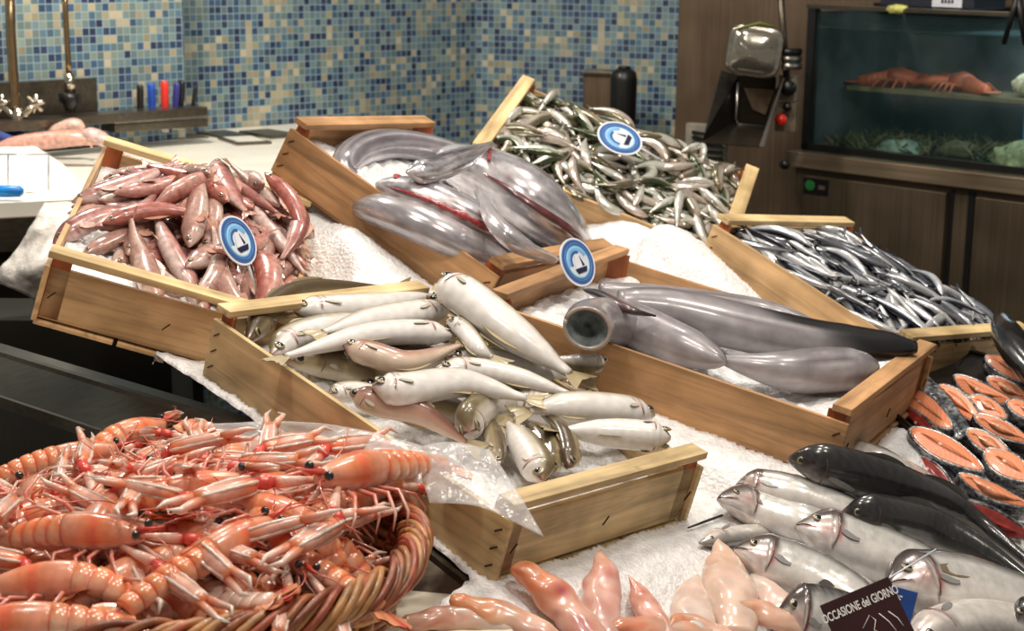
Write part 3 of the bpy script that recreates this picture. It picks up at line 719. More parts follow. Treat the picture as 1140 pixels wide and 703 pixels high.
# ---- whiting, each placed
def wp(k, pts, h): return [in_crate(k, x, y, hh_) for (x, y), hh_ in zip(pts, h if hasattr(h, '__len__') else [h] * len(pts))]
UP = {k: (CM[k].to_3x3() @ Vector((0, 0, 1))).normalized() for k in CR}
WH = [  # nose..tail pixels, heights, half-height px, colour, dorsal, roll, label, eye?
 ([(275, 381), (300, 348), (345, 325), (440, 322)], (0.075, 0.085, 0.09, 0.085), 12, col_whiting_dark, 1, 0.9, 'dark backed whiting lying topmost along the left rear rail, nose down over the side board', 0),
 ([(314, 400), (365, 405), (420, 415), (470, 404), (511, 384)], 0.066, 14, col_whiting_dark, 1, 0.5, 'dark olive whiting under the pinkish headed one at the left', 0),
 ([(302, 396), (330, 375), (376, 362), (420, 352)], (0.075, 0.082, 0.09, 0.085), 13, col_whiting, 1, 0.15, 'whiting with a round staring eye and olive back near the left side board', 1),
 ([(325, 344), (370, 343), (430, 338), (484, 326)], (0.098, 0.10, 0.10, 0.095), 13, col_whiting, 1, -0.2, 'pale whiting with its head at the far left, lying second from the rear rail', 1),
 ([(503, 345), (460, 349), (410, 357), (360, 370)], 0.105, 13.5, col_whiting, 1, 3.3, 'belly up whiting whose gills end below the big diagonal fish', 1),
 ([(508, 374), (460, 370), (400, 375), (318, 397)], 0.104, 14, col_whiting, 1, 3.6, 'long white bellied whiting stretched across the middle of the crate', 0),
 ([(382, 385), (415, 395), (455, 403), (511, 385)], 0.106, 13.5, col_whiting_brown, 1, -0.3, 'whiting with a pinkish head turned to the left above the dark olive one', 1),
 ([(489, 313), (520, 332), (575, 374), (634, 416)], (0.15, 0.150, 0.135, 0.115), 21, col_whiting, 1, -0.3, 'big whiting lying diagonally on top, head up at the rear right', 1),
 ([(497, 356), (515, 366), (533, 388), (548, 398)], (0.125, 0.12, 0.115, 0.11), 9, col_whiting, 1, 0.1, 'small whiting with a yellow tail lying beside the big diagonal fish', 0),
 ([(497, 398), (540, 398), (590, 411), (645, 424)], 0.090, 11, col_whiting, 1, 0.0, 'slim whiting tucked directly under the big diagonal fish', 1),
 ([(483, 411), (530, 412), (580, 422), (633, 438)], 0.098, 12, col_whiting, 1, -0.2, 'whiting with a reddish eye lying below the slim one', 1),
 ([(414, 431), (450, 434), (515, 427), (586, 444)], 0.112, 17, col_whiting, 1, -0.3, 'thick white bellied whiting at the front middle, mouth to the left', 1),
 ([(389, 437), (420, 449), (470, 462), (519, 493)], (0.09, 0.09, 0.088, 0.07), 12, col_whiting_brown, 1, 0.5, 'reddish brown whiting lying foremost along the side board', 1),
 ([(366, 440), (395, 436), (440, 440)], 0.072, 10, col_whiting, 1, 0.0, 'whiting of which only a small head shows under the reddish brown one', 1),
 ([(523, 481), (525, 466), (550, 450), (590, 440)], (0.085, 0.085, 0.075, 0.07), 16, col_whiting, 1, 1.1, 'whiting lying nose first towards the front, brown snout', 1),
 ([(729, 463), (690, 456), (630, 452), (590, 458)], (0.10, 0.11, 0.11, 0.10), 15, col_whiting, 1, 3.2, 'white bellied whiting in the right half with its tail fanned to the left', 0),
 ([(747, 488), (715, 485), (670, 482), (622, 480)], (0.118, 0.112, 0.105, 0.10), 17, col_whiting, -1, -0.7, 'whiting at the front right whose head overhangs the front rail', 1),
 ([(604, 536), (595, 515), (580, 492), (566, 472)], (0.075, 0.08, 0.08, 0.08), 15, col_whiting, -1, 0.5, 'whiting lying crosswise in the front corner, white flank up', 0),
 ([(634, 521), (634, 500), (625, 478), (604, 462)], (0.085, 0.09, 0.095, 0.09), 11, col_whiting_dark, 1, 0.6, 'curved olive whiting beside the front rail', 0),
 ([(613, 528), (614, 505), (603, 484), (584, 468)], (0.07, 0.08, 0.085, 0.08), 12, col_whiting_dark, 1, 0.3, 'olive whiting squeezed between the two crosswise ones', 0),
 ([(675, 402), (660, 404), (640, 404), (612, 400)], (0.125, 0.12, 0.11, 0.10), 9, col_whiting, 1, -0.2, 'small whiting head poking out to the right behind the big tail', 1),
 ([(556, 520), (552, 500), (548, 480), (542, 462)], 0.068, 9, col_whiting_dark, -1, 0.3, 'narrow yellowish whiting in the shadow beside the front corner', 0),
 ([(560, 440), (600, 452), (640, 462), (690, 470)], 0.07, 15, col_whiting, 1, 0.2, 'whiting lying deep under the white bellied ones in the right half', 0),
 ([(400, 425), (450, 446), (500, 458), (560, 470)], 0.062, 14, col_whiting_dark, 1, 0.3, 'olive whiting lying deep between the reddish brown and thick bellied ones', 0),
 ([(350, 352), (400, 366), (460, 380), (540, 400)], 0.066, 14, col_whiting, 1, 0.5, 'whiting lying deep under the long white bellied row', 0),
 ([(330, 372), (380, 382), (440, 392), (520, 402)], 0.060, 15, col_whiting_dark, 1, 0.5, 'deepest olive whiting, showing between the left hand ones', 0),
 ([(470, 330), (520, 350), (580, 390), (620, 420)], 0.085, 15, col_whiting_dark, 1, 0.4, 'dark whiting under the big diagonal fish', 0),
]
for pts, h, hp, cf, ds, rl, lab, ey in WH:
    P = wp('C', pts, h); dist = (P[len(P) // 2] - CAM).length; hh = hp / F_PX * dist * 1.38
    fish('whiting', lab, 'fish', 'whiting in the front crate', P, facing(P[1], UP['C'], 0.36), hh, cf, 'slim', 'fish_matt', ds, rl, (0.088, 0.06, hh * 0.34), (0.034, hh * 0.85, 0.25), (184, 168, 132))

# ---- tunny
for pts, h, hp, cf, prof, ds, rl, lab, tail, hol, ey in [
 ([(668, 322), (740, 330), (850, 345), (930, 375)], 0.085, 15, col_tunny, 'spindle', 1, 0.0, 'pale grey tunny lying rearmost in the crate', None, False, None),
 ([(654, 366), (664, 357), (700, 362), (760, 386), (808, 404)], (0.150, 0.120, 0.095, 0.095, 0.10), 31, col_tunny, 'cut', 1, 0.2, 'short grey tunny with a gaping round opening at its left end', None, True, None),
 ([(688, 338), (750, 347), (830, 366), (920, 382), (1020, 387)], (0.115, 0.115, 0.11, 0.11, 0.125), 31, col_tunny_black, 'spindle', 1, 0.4, 'long grey tunny on top whose black tail end lies over the near rail', None, False, None),
 ([(978, 408), (930, 412), (870, 413), (790, 398)], (0.105, 0.10, 0.095, 0.09), 29, col_tunny, 'big', -1, 0.2, 'grey tunny lying foremost, pointed end over the near rail', None, False, None)]:
    P = wp('D', pts, h); hh = hp / F_PX * (P[1] - CAM).length
    r_, f_ = fish('tunny', lab, 'fish', None, P, UP['D'], hh, cf, prof, 'fish_big', ds, rl, ey, tail, (40, 38, 40), False, 48, 28, hollow=hol)
    if prof == 'cut':
        b = MB(); b.tube([f_.C[0] - r_.location + f_.D[0] * (math.cos(a) * f_.A[0] * 0.98) + f_.N[0] * (math.sin(a) * f_.B[0] * 0.98) for a in np.linspace(0, 2 * math.pi, 25)], 0.0035, 6, col=lin((176, 160, 150))); b.build('lip', M['fish_big'], r_, True)
# dark gill edge fins left of the tunny
b = MB(); q = wp('D', [(648, 322), (672, 330), (700, 345), (730, 352)], (0.12, 0.135, 0.14, 0.135))
f_ = FishFrame(q, UP['D'], 0.010, 'slim', 1, 0, 16)
body_mesh(b, f_, lambda s, v, u, th: blend((44, 40, 42), (96, 70, 70), line(s, 0.6, 0.2)), 10, 0, q[0]); o = b.build('fin', M['fish_big'], None, True); o.location = q[0]
tag(o, 'loose dark fin lying on the tunny behind the round opening', 'fin')

# ---- big silver gutted fish
for name, pts, h, hp, cf, prof, ds, rl, lab in [
 ('silver_fish', [(400, 216), (384, 188), (402, 168), (440, 161), (495, 170), (560, 196), (610, 222)], (0.02, 0.055, 0.075, 0.085, 0.09, 0.09, 0.08), 20, col_band, 'spindle', 1, 0.3, 'long silver fish bent round the rear of the orange brown crate'),
 ('silver_fish', [(395, 230), (445, 240), (515, 272), (590, 312)], (0.02, 0.075, 0.085, 0.05), 27, col_white_silver, 'spindle', 1, 3.2, 'white bellied silver fish against the left side board of the orange brown crate'),
 ('silver_fish', [(418, 205), (480, 224), (545, 255), (625, 300)], (0.09, 0.115, 0.115, 0.06), 26, col_big, 'big', 1, 0.2, 'gutted silver fish with a red slit along its belly, in the middle of the crate'),
 ('silver_fish', [(498, 178), (555, 202), (605, 235), (655, 290)], (0.09, 0.13, 0.13, 0.05), 41, col_big, 'spindle', 1, 0.35, 'thickest silver fish, grey back, lying at the right side board'),
 ('silver_fish', [(452, 192), (480, 190), (515, 177), (548, 160)], (0.15, 0.16, 0.175, 0.18), 16, col_big, 'slim', 1, 0.5, 'pointed grey head raised above the gutted fish'),
]:
    P = wp('B', pts, h); hh = hp / F_PX * (P[1] - CAM).length
    r_, f_ = fish(name, lab, 'fish', 'big silver fish in the orange brown crate', P, UP['B'], hh, cf, prof, 'fish_foil', ds, rl, None, None, (120, 116, 120), False, 90, 48)
    if 'red slit' in lab:
        b = MB(); n_ = 26; b.tube([f_.p(0.12 + 0.8 * i / n_, -f_.a(0.12 + 0.8 * i / n_) * 0.82, f_.b(0.12 + 0.8 * i / n_) * 0.45 + 0.002) - r_.location for i in range(n_)], [0.001 + 0.0075 * math.sin(math.pi * i / n_) * (0.7 + 0.3 * math.sin(i * 2.1)) for i in range(n_)], 7); b.build('belly_cut', M['cut_red'], r_, True)
        b = MB(); b.ellipsoid(f_.p(0.12, 0.1 * hh, f_.b(0.12) * 0.95) - r_.location, 0.012, 0.008, 0.004, 0, UP['B'].to_track_quat('Z', 'Y').to_matrix()); b.build('gill', M['cut_red'], r_, True)
    if 'thickest' in lab:
        b = MB(); n_ = 20; b.tube([f_.p(0.35 + 0.6 * i / n_, -f_.a(0.35 + 0.6 * i / n_) * 0.75, f_.b(0.4 + 0.55 * i / n_) * 0.62) - r_.location for i in range(n_)], [0.001 + 0.011 * math.sin(math.pi * i / n_) for i in range(n_)], 8, flat=0.5); b.build('belly_cavity', simple('dark_red_cavity', (74, 38, 40), 0.3, var=0.5, coat=0.5), r_, True)
        ca = catmull(wp('B', [(528, 212), (543, 252), (572, 280), (618, 294)], (0.15, 0.15, 0.14, 0.11)), 20); cb = catmull(wp('B', [(548, 208), (560, 243), (588, 268), (628, 282)], (0.165, 0.165, 0.155, 0.12)), 20); b = MB(); cc = catmull(wp('B', [(540, 206), (552, 246), (581, 271), (625, 286)], (0.172, 0.172, 0.162, 0.125)), 20); sheet(b, [[x - r_.location for x in (ca[i], ca[i].lerp(cc[i], wq), ca[i].lerp(cb[i], wq))] for i in range(20) for wq in [0.15 + 0.85 * math.sin(math.pi * (0.04 + 0.92 * i / 19)) ** 0.6]], UP['B'], 0.0025, (206, 200, 204)); b.build('belly_flap', M['fish_foil'], r_, True)
        b = MB(); n_ = 10; b.tube([f_.p(0.22 + 0.012 * i, f_.a(0.3) * (0.35 - 0.09 * i), f_.b(0.3) * 0.97) - r_.location for i in range(n_)], [0.001 + 0.004 * math.sin(math.pi * i / n_) for i in range(n_)], 6); b.build('gill_cut', M['cut_red'], r_, True)

# ---- sea bass on the ice in front
BS = [
 ([(914, 497), (945, 501), (990, 517), (1050, 545), (1110, 580)], 14, col_bass, 0.020, -0.1, 'sea bass mostly hidden behind the black backed one, head by the crate', 1),
 ([(819, 541), (850, 541), (900, 553), (970, 580), (1030, 610)], 18, col_bass, 0.022, -0.1, 'sea bass with a pink snout, rearmost of the silver heads', 1),
 ([(876, 511), (925, 520), (1000, 542), (1075, 575), (1160, 640)], 22, col_bass_dark, 0.050, 0.95, 'large black backed sea bass lying rearmost, nearest the salmon tray', 0),
 ([(778, 605), (815, 597), (860, 594), (930, 602)], 12, col_bass_belly, 0.010, 2.8, 'white sea bass belly edge lying flat below the second head', 0),
 ([(799, 556), (840, 564), (900, 583), (960, 604), (1020, 640)], 23, col_bass, 0.030, -0.15, 'sea bass whose head reaches farthest left on the ice', 1),
 ([(937, 571), (975, 574), (1035, 589), (1100, 620), (1170, 665)], 21, col_bass_dark, 0.060, 0.8, 'dark backed sea bass lying second, across the silver ones', 0),
 ([(886, 586), (930, 600), (985, 620), (1050, 645), (1120, 690)], 32, col_bass, 0.048, -0.2, 'sea bass with a big silver head in the middle of the heap', 1),
 ([(817, 612), (860, 626), (915, 648), (970, 680), (1020, 720)], 29, col_bass, 0.040, -0.15, 'sea bass with a red streaked gill, left of the price card', 1),
 ([(867, 680), (905, 688), (960, 700), (1030, 730)], 32, col_bass, 0.045, 0.3, 'dark headed sea bass directly left of and under the price card', 1),
 ([(988, 652), (1030, 652), (1090, 662), (1175, 690), (1240, 720)], 38, col_bass, 0.065, -0.15, 'big sea bass right of the price card, brown fin on its flank', 1),
 ([(1010, 722), (1050, 702), (1100, 694), (1160, 704), (1220, 730)], 28, col_bass_belly, 0.080, 2.9, 'pale bellied sea bass at the bottom right', 0),
 ([(1126, 690), (1150, 694), (1200, 712), (1260, 740)], 24, col_bass_dark, 0.095, 0.0, 'sea bass head cut by the right border of the view', 0),
]
for pts, hp, cf, h, rl, lab, ey in BS:
    P = [on_bed(x, y, h) for x, y in pts]; hh = hp * 1.18 / F_PX * (P[1] - CAM).length
    r_, f_ = fish('sea_bass', lab, 'fish', 'sea bass on the ice', P, facing(P[1], ICE_N, 0.5), hh, cf, 'head', 'fish_silver', 1, rl, (0.105, 0.27, hh * 0.17), (0.05, hh * 0.9, 0.3), (112, 108, 102), True, 60, 30)
    if 'brown fin' in lab:
        b = MB(); side_fin(b, f_, 0.27, 0.0, 0.05, 0.011, (134, 120, 92), 0, r_.location, 1, 0.1); b.build('pectoral_fin', M['fish_silver'], r_, True)
P = [on_ice(1110, 348, 0.16), on_ice(1128, 385, 0.16), on_ice(1165, 430, 0.15), on_ice(1200, 470, 0.14)]
fish('black_fish', 'glossy black fish whose head comes in at the right border above the salmon', 'fish', None, P, ICE_N, 24 / F_PX * 2.4, lambda s, v, u, th: blend((30, 30, 32), (16, 16, 18), sstep(v, -0.3, 0.5)), 'big', 'fish_silver', 1, 0.4, None, None, (30, 30, 32), False)
# ------------------------------------------------------------------ steel counter edge and board
M['lip'] = steel('counter_lip_steel', (92, 84, 72), 0.3, 0, 0.75)
M['side'] = steel('counter_side_steel', (58, 53, 42), 0.3, 2, 0.5)
_la = on_ice(60, 250, -0.03); LD = Vector((_ld.x, _ld.y, 0)); LN = Vector((-_ld.y, _ld.x, 0)) * -1   # outward, away from the ice
def edge_pt(t, out, dz):              # t metres along the edge from LIP_B upward (negative) / downward
    p = Vector((LIP_B.x, LIP_B.y, 0)) + LD * t + LN * out; q = Vector((LIP_B.x, LIP_B.y, 0)) + LD * t
    return Vector((p.x, p.y, ice_z(q.x, q.y) + dz - 0.34 * max(0, -t - 0.5 * (LIP_B - LIP_A).length)))
root = empty('display_counter', edge_pt(-0.6, 0.02, -0.3)); tag(root, 'dark stainless steel end of the sloping fish counter below the crates', 'counter')
def strip(name, prof, t0, t1, mat, n=12):
    b = MB(); b.grid([[edge_pt(t0 + (t1 - t0) * i / (n - 1), o, z) - root.location for o, z in prof] for i in range(n)], 0, None, True)
    k = len(prof); b.f += [tuple(range(k)), tuple(range((n - 1) * k, n * k))[::-1]]; b.m += [0, 0]; return b.build(name, mat, root)
strip('steel_lip', [(-0.03, -0.03), (-0.026, 0.006), (0.0, 0.007), (0.008, 0.006), (0.012, 0.0), (0.075, -0.035), (0.075, -0.050), (0.0, -0.04)], -(LIP_B - LIP_A).length - 0.75, 0.03, M['lip'])
strip('lip_edge', [(0.070, -0.034), (0.080, -0.034), (0.080, -0.052), (0.070, -0.052)], -(LIP_B - LIP_A).length - 0.75, 0.03, M['steel'])
strip('side_panel', [(0.060, -0.05), (0.068, -0.05), (0.10, -0.60), (0.06, -0.60)], -(LIP_B - LIP_A).length - 0.75, -0.56, M['side'])
strip('side_panel', [(0.060, -0.05), (0.068, -0.05), (0.10, -0.60), (0.06, -0.60)], -0.555, 0.03, M['side'])
strip('panel_seam', [(0.0905, -0.24), (0.0915, -0.24), (0.0925, -0.247), (0.0915, -0.247)], -0.62, -0.30, M['steel_bright'])
M['dark_side'] = simple('dark_backdrop', (36, 33, 26), 0.45, 0.0, 0.2, 6)
b = MB(); p0 = at(-60, 300, 3.3); p1 = at(175, 385, 3.3)
b.box(-0.30, 0.60, 0, 0.2, -0.80, 0.0); 
o = b.build('cabinet', M['dark_side']); o.location = (p0.x - 0.1, 3.06, 0.80); tag(o, 'low dark box added as a backdrop behind the left end of the fish counter', 'cabinet')  # plain box added as a dark backdrop at the lower left, no real cabinet

SLAB = [on_ice(528, 656), on_ice(610, 703 + 60), on_ice(560, 830), on_ice(100, 830), on_ice(150, 640)]
SLAB_Z = ice_z(LIP_B.x, LIP_B.y) - 0.004
pz = [at_z(534, 656, SLAB_Z), at_z(640, 790, SLAB_Z), at_z(600, 1100, SLAB_Z), at_z(-250, 1100, SLAB_Z), at_z(-250, 560, SLAB_Z), at_z(250, 540, SLAB_Z)]
b = MB(); b.prism([(p.x, p.y) for p in pz[::-1]], SLAB_Z - 0.02, SLAB_Z); tag(b.build('serving_board', M['white_board']), 'smooth white board under the wicker basket at the end of the counter', 'board')

# ------------------------------------------------------------------ wicker basket
M['wicker'] = vcol('wicker', 0.45, 0, 0.15, 0, 40, 0.35, 0.3)
BC = at(190, 598, 1.75); BR = 0.268; BH = BC.z - SLAB_Z - 0.004
broot = empty('wicker_basket', (BC.x, BC.y, SLAB_Z)); tag(broot, 'round reddish wicker basket heaped with langoustines', 'basket')
rb = random.Random(3)
def brad(z): q = z / BH; return BR * (0.80 + 0.20 * q ** 0.7)
wk = [(176, 104, 62), (196, 130, 76), (158, 82, 50), (206, 148, 92), (186, 92, 62)]
nrib = 46
b = MB()
for i in range(nrib):
    a = 2 * math.pi * i / nrib
    b.tube([(math.cos(a) * brad(z), math.sin(a) * brad(z), z) for z in np.linspace(0, BH, 6)], 0.0035, 6, col=lin(rb.choice(wk)))
b.build('rib', M['wicker'], broot, True)
b = MB()
for k in range(17):
    z = 0.004 + (BH - 0.02) * k / 16; ph = (k % 2) * math.pi; c = lin(rb.choice(wk)); j1, j2 = rb.uniform(0, 6), rb.uniform(0.001, 0.003)
    n_ = nrib * 4; b.tube([(math.cos(a) * (brad(z) + 0.0055 * math.sin(a * nrib / 2 + ph)), math.sin(a) * (brad(z) + 0.0055 * math.sin(a * nrib / 2 + ph)), z + j2 * math.sin(a * 3 + j1)) for a in np.linspace(0, 2 * math.pi, n_ + 1)], 0.0052, 6, col=c)
b.build('woven_wall', M['wicker'], broot, True)
b = MB()
for k in range(13):
    n_ = 260; c = lin(rb.choice(wk)); ph = 2 * math.pi * k / 13 + rb.uniform(-.2, .2); tw = 11 if k % 3 else 8; jr = rb.uniform(0.8, 1.2)
    b.tube([(math.cos(a) * (BR + 0.004 + 0.014 * jr * math.cos(tw * a + ph)), math.sin(a) * (BR + 0.004 + 0.014 * jr * math.cos(tw * a + ph)), BH - 0.004 + 0.017 * jr * math.sin(tw * a + ph)) for a in np.linspace(0, 2 * math.pi, n_)], 0.0046, 6, col=c)
b.build('braided_rim', M['wicker'], broot, True)
b = MB(); b.prism([(math.cos(a) * BR * 0.8, math.sin(a) * BR * 0.8) for a in np.linspace(0, 2 * math.pi, 40, endpoint=False)], 0.0, 0.006, col=lin((150, 90, 56))); b.build('base', M['wicker'], broot)
# plastic liner
t = NT('clear_plastic_film'); t.set(Base_Color=(0.86, 0.85, 0.84, 1), Roughness=0.16, Coat_Weight=0.4); t.b.inputs['Alpha'].default_value = 0.30; t.bump(t.noise(30, 3, t.coord()), 0.6, 0.01); M['film'] = t.m
def film(name, label, ctrl, seed=0, amp=0.008, n=26, solid=True):
    # ctrl: rows of control points (picture x, y, depth)
    R = [[at(*c) for c in row] for row in ctrl]; rows = [catmull(r, n) for r in R]; P = []
    for j in range(n): P.append(catmull([r[j] for r in rows], n))
    P = [[p + Vector((0, -1, 0.4)) * (amp * (mnoise.fractal(p * 22 + Vector((seed, 0, 0)), 1, 2, 4))) for p in row] for row in P]
    o_ = P[n // 2][n // 2].copy(); b = MB(); b.grid([[p - o_ for p in row] for row in P]); o = b.build(name, M['film'], None, True); o.location = o_
    m = o.modifiers.new('thickness', 'SOLIDIFY'); m.thickness = 0.0006
    return tag(o, label, 'plastic sheet')
film('plastic_film', 'clear plastic sheet hanging out of the wicker basket against the front crate', [[(455, 500, 1.88), (500, 492, 1.90), (545, 500, 1.91)], [(470, 535, 1.86), (520, 525, 1.87), (575, 545, 1.86)], [(478, 560, 1.84), (535, 565, 1.83), (606, 598, 1.81)]], 1)
film('plastic_film', 'crumpled clear plastic at the back of the basket behind the langoustines', [[(225, 472, 2.02), (300, 470, 2.02), (380, 474, 1.98), (470, 496, 1.9)], [(225, 490, 2.0), (300, 490, 2.0), (380, 495, 1.95), (470, 515, 1.87)], [(225, 520, 1.97), (300, 515, 1.97), (380, 520, 1.92), (470, 540, 1.84)]], 5, 0.012)

# ------------------------------------------------------------------ langoustines
M['shell'] = vcol('langoustine_shell', 0.26, 0.0, 0.5, 0.15, 70, 0.16, 0.35)
M['eye_black'] = simple('bead_eye', (12, 10, 10), 0.1, coat=1)
OR, PK, WH_, RD = (242, 142, 92), (244, 182, 160), (250, 218, 202), (232, 84, 70)
def langoustine(seed, curl, clawpose):
    rn = random.Random(seed); root = empty('langoustine')
    OR = tuple(np.array((244, 136, 84)) + rn.uniform(-8, 12)); 
    # spine: x from 0.07 (eyes) to tail; abdomen curls down
    ab0 = Vector((-0.002, 0, 0)); seg = 7; ln = 0.0135; ang = 0.0; C = [ab0]
    for i in range(seg):
        ang += curl / seg; C.append(C[-1] + Vector((-math.cos(ang), 0, -math.sin(ang))) * ln)
    # carapace
    b = MB(); Ns, Nt = 18, 16; P = []; cols = []
    for i in range(Ns):
        q = i / (Ns - 1); x = 0.070 * (1 - q) - 0.004 * q; r = 0.0185 * (0.30 + 0.70 * min(1, (q / 0.55)) ** 0.7) * (1 - 0.10 * max(0, q - 0.8) * 5)
        groove = 1 - 0.07 * math.exp(-((q - 0.55) / 0.03) ** 2)
        row = []
        for j in range(Nt):
            th = 2 * math.pi * j / Nt; row.append(Vector((x, math.sin(th) * r * 0.86 * groove, math.cos(th) * r * groove * (1.0 if math.cos(th) > 0 else 0.8))))
            c = np.array(OR) * (1 - 0.0) if math.cos(th) > -0.2 else np.array(WH_); c = blend(c, PK, 0.35 + 0.3 * math.sin(q * 9)); c = blend(c, RD, 0.5 * math.exp(-((q - 0.55) / 0.05) ** 2)); cols.append(lin(c))
        P.append(row)
    b.grid(P, 0, np.array(cols), True); b.f += [tuple(range(Nt))[::-1], tuple(range((Ns - 1) * Nt, Ns * Nt))]; b.m += [0, 0]
    b.build('carapace', M['shell'], root, True)
    b = MB(); b.tube([(0.066, 0, 0.005), (0.080, 0, 0.0075), (0.094, 0, 0.011)], [0.0036, 0.002, 0.0004], 6, col=lin(RD)); b.build('rostrum', M['shell'], root, True)
    # abdomen
    b = MB(); P = []; cols = []; Nt = 18
    for i in range(seg):
        a, c_ = C[i], C[i + 1]; t = (c_ - a).normalized(); n = Vector((-t.z, 0, t.x)) * -1; n = n if n.z > 0 or curl > 1.4 else -n
        n = Vector((t.z, 0, -t.x)); n = -n if n.dot(Vector((0, 0, 1))) < 0 and i == 0 else n
        n = Vector((t.z * 1.0, 0, -t.x))
        if i == 0: sgn = 1 if n.z > 0 else -1
        n = n * sgn; w_ = 0.0175 * (1 - 0.06 * i)
        for q, sc in ((0.0, 0.93), (0.12, 1.06), (0.55, 1.04), (0.88, 0.99), (0.99, 0.92)):
            row = []
            for j in range(Nt):
                th = 2 * math.pi * j / Nt; dz = math.cos(th); yy = math.sin(th)
                row.append(a + t * (q * ln) + Vector((0, 1, 0)) * (yy * w_ * sc * 0.95) + n * (dz * w_ * sc * (0.9 if dz > 0 else 0.55)))
                cc = blend(OR, WH_, 0.8 * max(0, abs(yy) - 0.72) * 3) if dz > -0.3 else np.array(WH_); cc = blend(cc, RD, 0.45 * (q < 0.1) * (dz > -.2)); cc = blend(cc, (250, 200, 160), 0.45 * (0.3 < q < 0.7)); cols.append(lin(cc))
            P.append(row)
    b.grid(P, 0, np.array(cols), True); b.f += [tuple(range(Nt))[::-1], tuple(range((len(P) - 1) * Nt, len(P) * Nt))]; b.m += [0, 0]
    b.build('abdomen', M['shell'], root, True)
    t = (C[-1] - C[-2]).normalized(); n = Vector((t.z, 0, -t.x)) * sgn
    for k, (a_, l_, w_) in enumerate(((0, 0.026, 0.006), (0.45, 0.027, 0.008), (-0.45, 0.027, 0.008), (0.95, 0.025, 0.008), (-0.95, 0.025, 0.008))):
        b = MB(); d = t * math.cos(a_) + Vector((0, 1, 0)) * math.sin(a_); s_ = Vector((0, 1, 0)) * math.cos(a_) - t * math.sin(a_); P = []
        for i in range(6):
            q = i / 5; ww = w_ * (0.5 + 0.6 * math.sin(math.pi * (0.15 + q * 0.7))); P.append([C[-1] + d * (0.002 + q * l_) + s_ * (ww * e) + n * (0.0015 * (1 - e * e) - 0.001 * k * 0.3) for e in (-1, -0.5, 0, 0.5, 1)])
        sheet(b, P, n, 0.0008, blend(OR, WH_, 0.25) if k else RD); b.build('tail_plate', M['shell'], root, True)
    # claws
    for sd in (1, -1):
        yaw, pitch, bendy = clawpose[0 if sd > 0 else 1]; yaw = yaw * sd
        cr = empty('claw'); cr.parent = root
        bpy.data.objects.remove(cr)
        b = MB(); o = Vector((0.055, 0.010 * sd, -0.006)); d0 = Vector((math.cos(yaw * 0.5), math.sin(yaw * 0.5), math.sin(pitch))).normalized()
        p1 = o + d0 * 0.014; p2 = p1 + d0 * 0.030; d1 = Vector((math.cos(yaw), math.sin(yaw), math.sin(pitch) - 0.1)).normalized(); p3 = p2 + d1 * 0.013
        b.tube([o, p1, p1 + d0 * 0.004, p2 - d0 * 0.006, p2], [0.003, 0.0035, 0.004, 0.0055, 0.004], 8, col=lin(np.array([PK, PK, WH_, PK, RD])))
        b.tube([p2, p2 + d1 * 0.005, p3], [0.004, 0.0062, 0.005], 8, col=lin(np.array([RD, RD, RD])))
        arm = b.build('claw_arm', M['shell'], root, True)
        d2 = Vector((math.cos(yaw - bendy * sd), math.sin(yaw - bendy * sd), d1.z)).normalized(); L1 = 0.058; s2 = d2.cross(Vector((0, 0, 1))).normalized(); u2 = s2.cross(d2)
        b = MB(); pts = [p3 + d2 * (L1 * q) for q in (0, .15, .45, .8, 1)]
        b.tube(pts, [0.0052, 0.0078, 0.0088, 0.0082, 0.0068], 10, col=lin(np.array([RD, OR, PK, PK, OR])), flat=0.8)
        for k in range(4):     # pale ridges with little teeth along the palm
            a_ = math.pi / 4 + k * math.pi / 2; off = s2 * (math.cos(a_) * 0.0080) + u2 * (math.sin(a_) * 0.0068)
            b.tube([p3 + d2 * (L1 * q) + off * (0.75 + 0.3 * math.sin(math.pi * min(1, q + 0.1))) for q in np.linspace(0.05, 0.97, 9)], [0.0014 + 0.0006 * (i % 2) for i in range(9)], 5, col=lin(WH_))
        palm = b.build('claw_palm', M['shell'], root, True)
        e = p3 + d2 * L1
        for kk, (op, lf) in enumerate(((0.10, 0.034), (-0.16 - rn.random() * 0.3, 0.031))):
            b = MB(); f0 = e + s2 * (0.0034 if kk == 0 else -0.0034); df = (d2 + s2 * op).normalized(); dl = (d2 - s2 * (op * 1.4 + (0.25 if kk == 0 else -0.25))).normalized()
            b.tube([f0 - d2 * 0.004, f0 + df * lf * 0.35, f0 + df * lf * 0.7, f0 + df * lf * 0.7 + dl * lf * 0.33], [0.0042, 0.0036, 0.0024, 0.0005], 7, col=lin(np.array([OR, PK, WH_, (250, 240, 230)]))); b.build('pincer', M['shell'], palm, True)
    # legs
    for sd in (1, -1):
        for k in range(4):
            a_ = (0.7 - 0.42 * k) + rn.uniform(-.2, .2); o = Vector((0.044 - 0.011 * k, 0.010 * sd, -0.009)); d = Vector((math.sin(a_), sd * math.cos(a_), -0.1)).normalized()
            k1 = o + d * 0.022 + Vector((0, 0, 0.006)); d_ = Vector((math.sin(a_ * 0.4 + 0.5), sd * math.cos(a_ * 0.4 + 0.5), -0.5)).normalized(); k2 = k1 + d_ * 0.022; k3 = k2 + Vector((d_.x, d_.y * 0.5, -0.9)).normalized() * 0.014
            b = MB(); b.tube([o, k1, k2, k3], [0.0021, 0.0019, 0.0014, 0.0006], 6, col=lin(np.array([PK, (236, 130, 112), (244, 190, 170), (240, 150, 130)]))); b.build('leg', M['shell'], root, True)
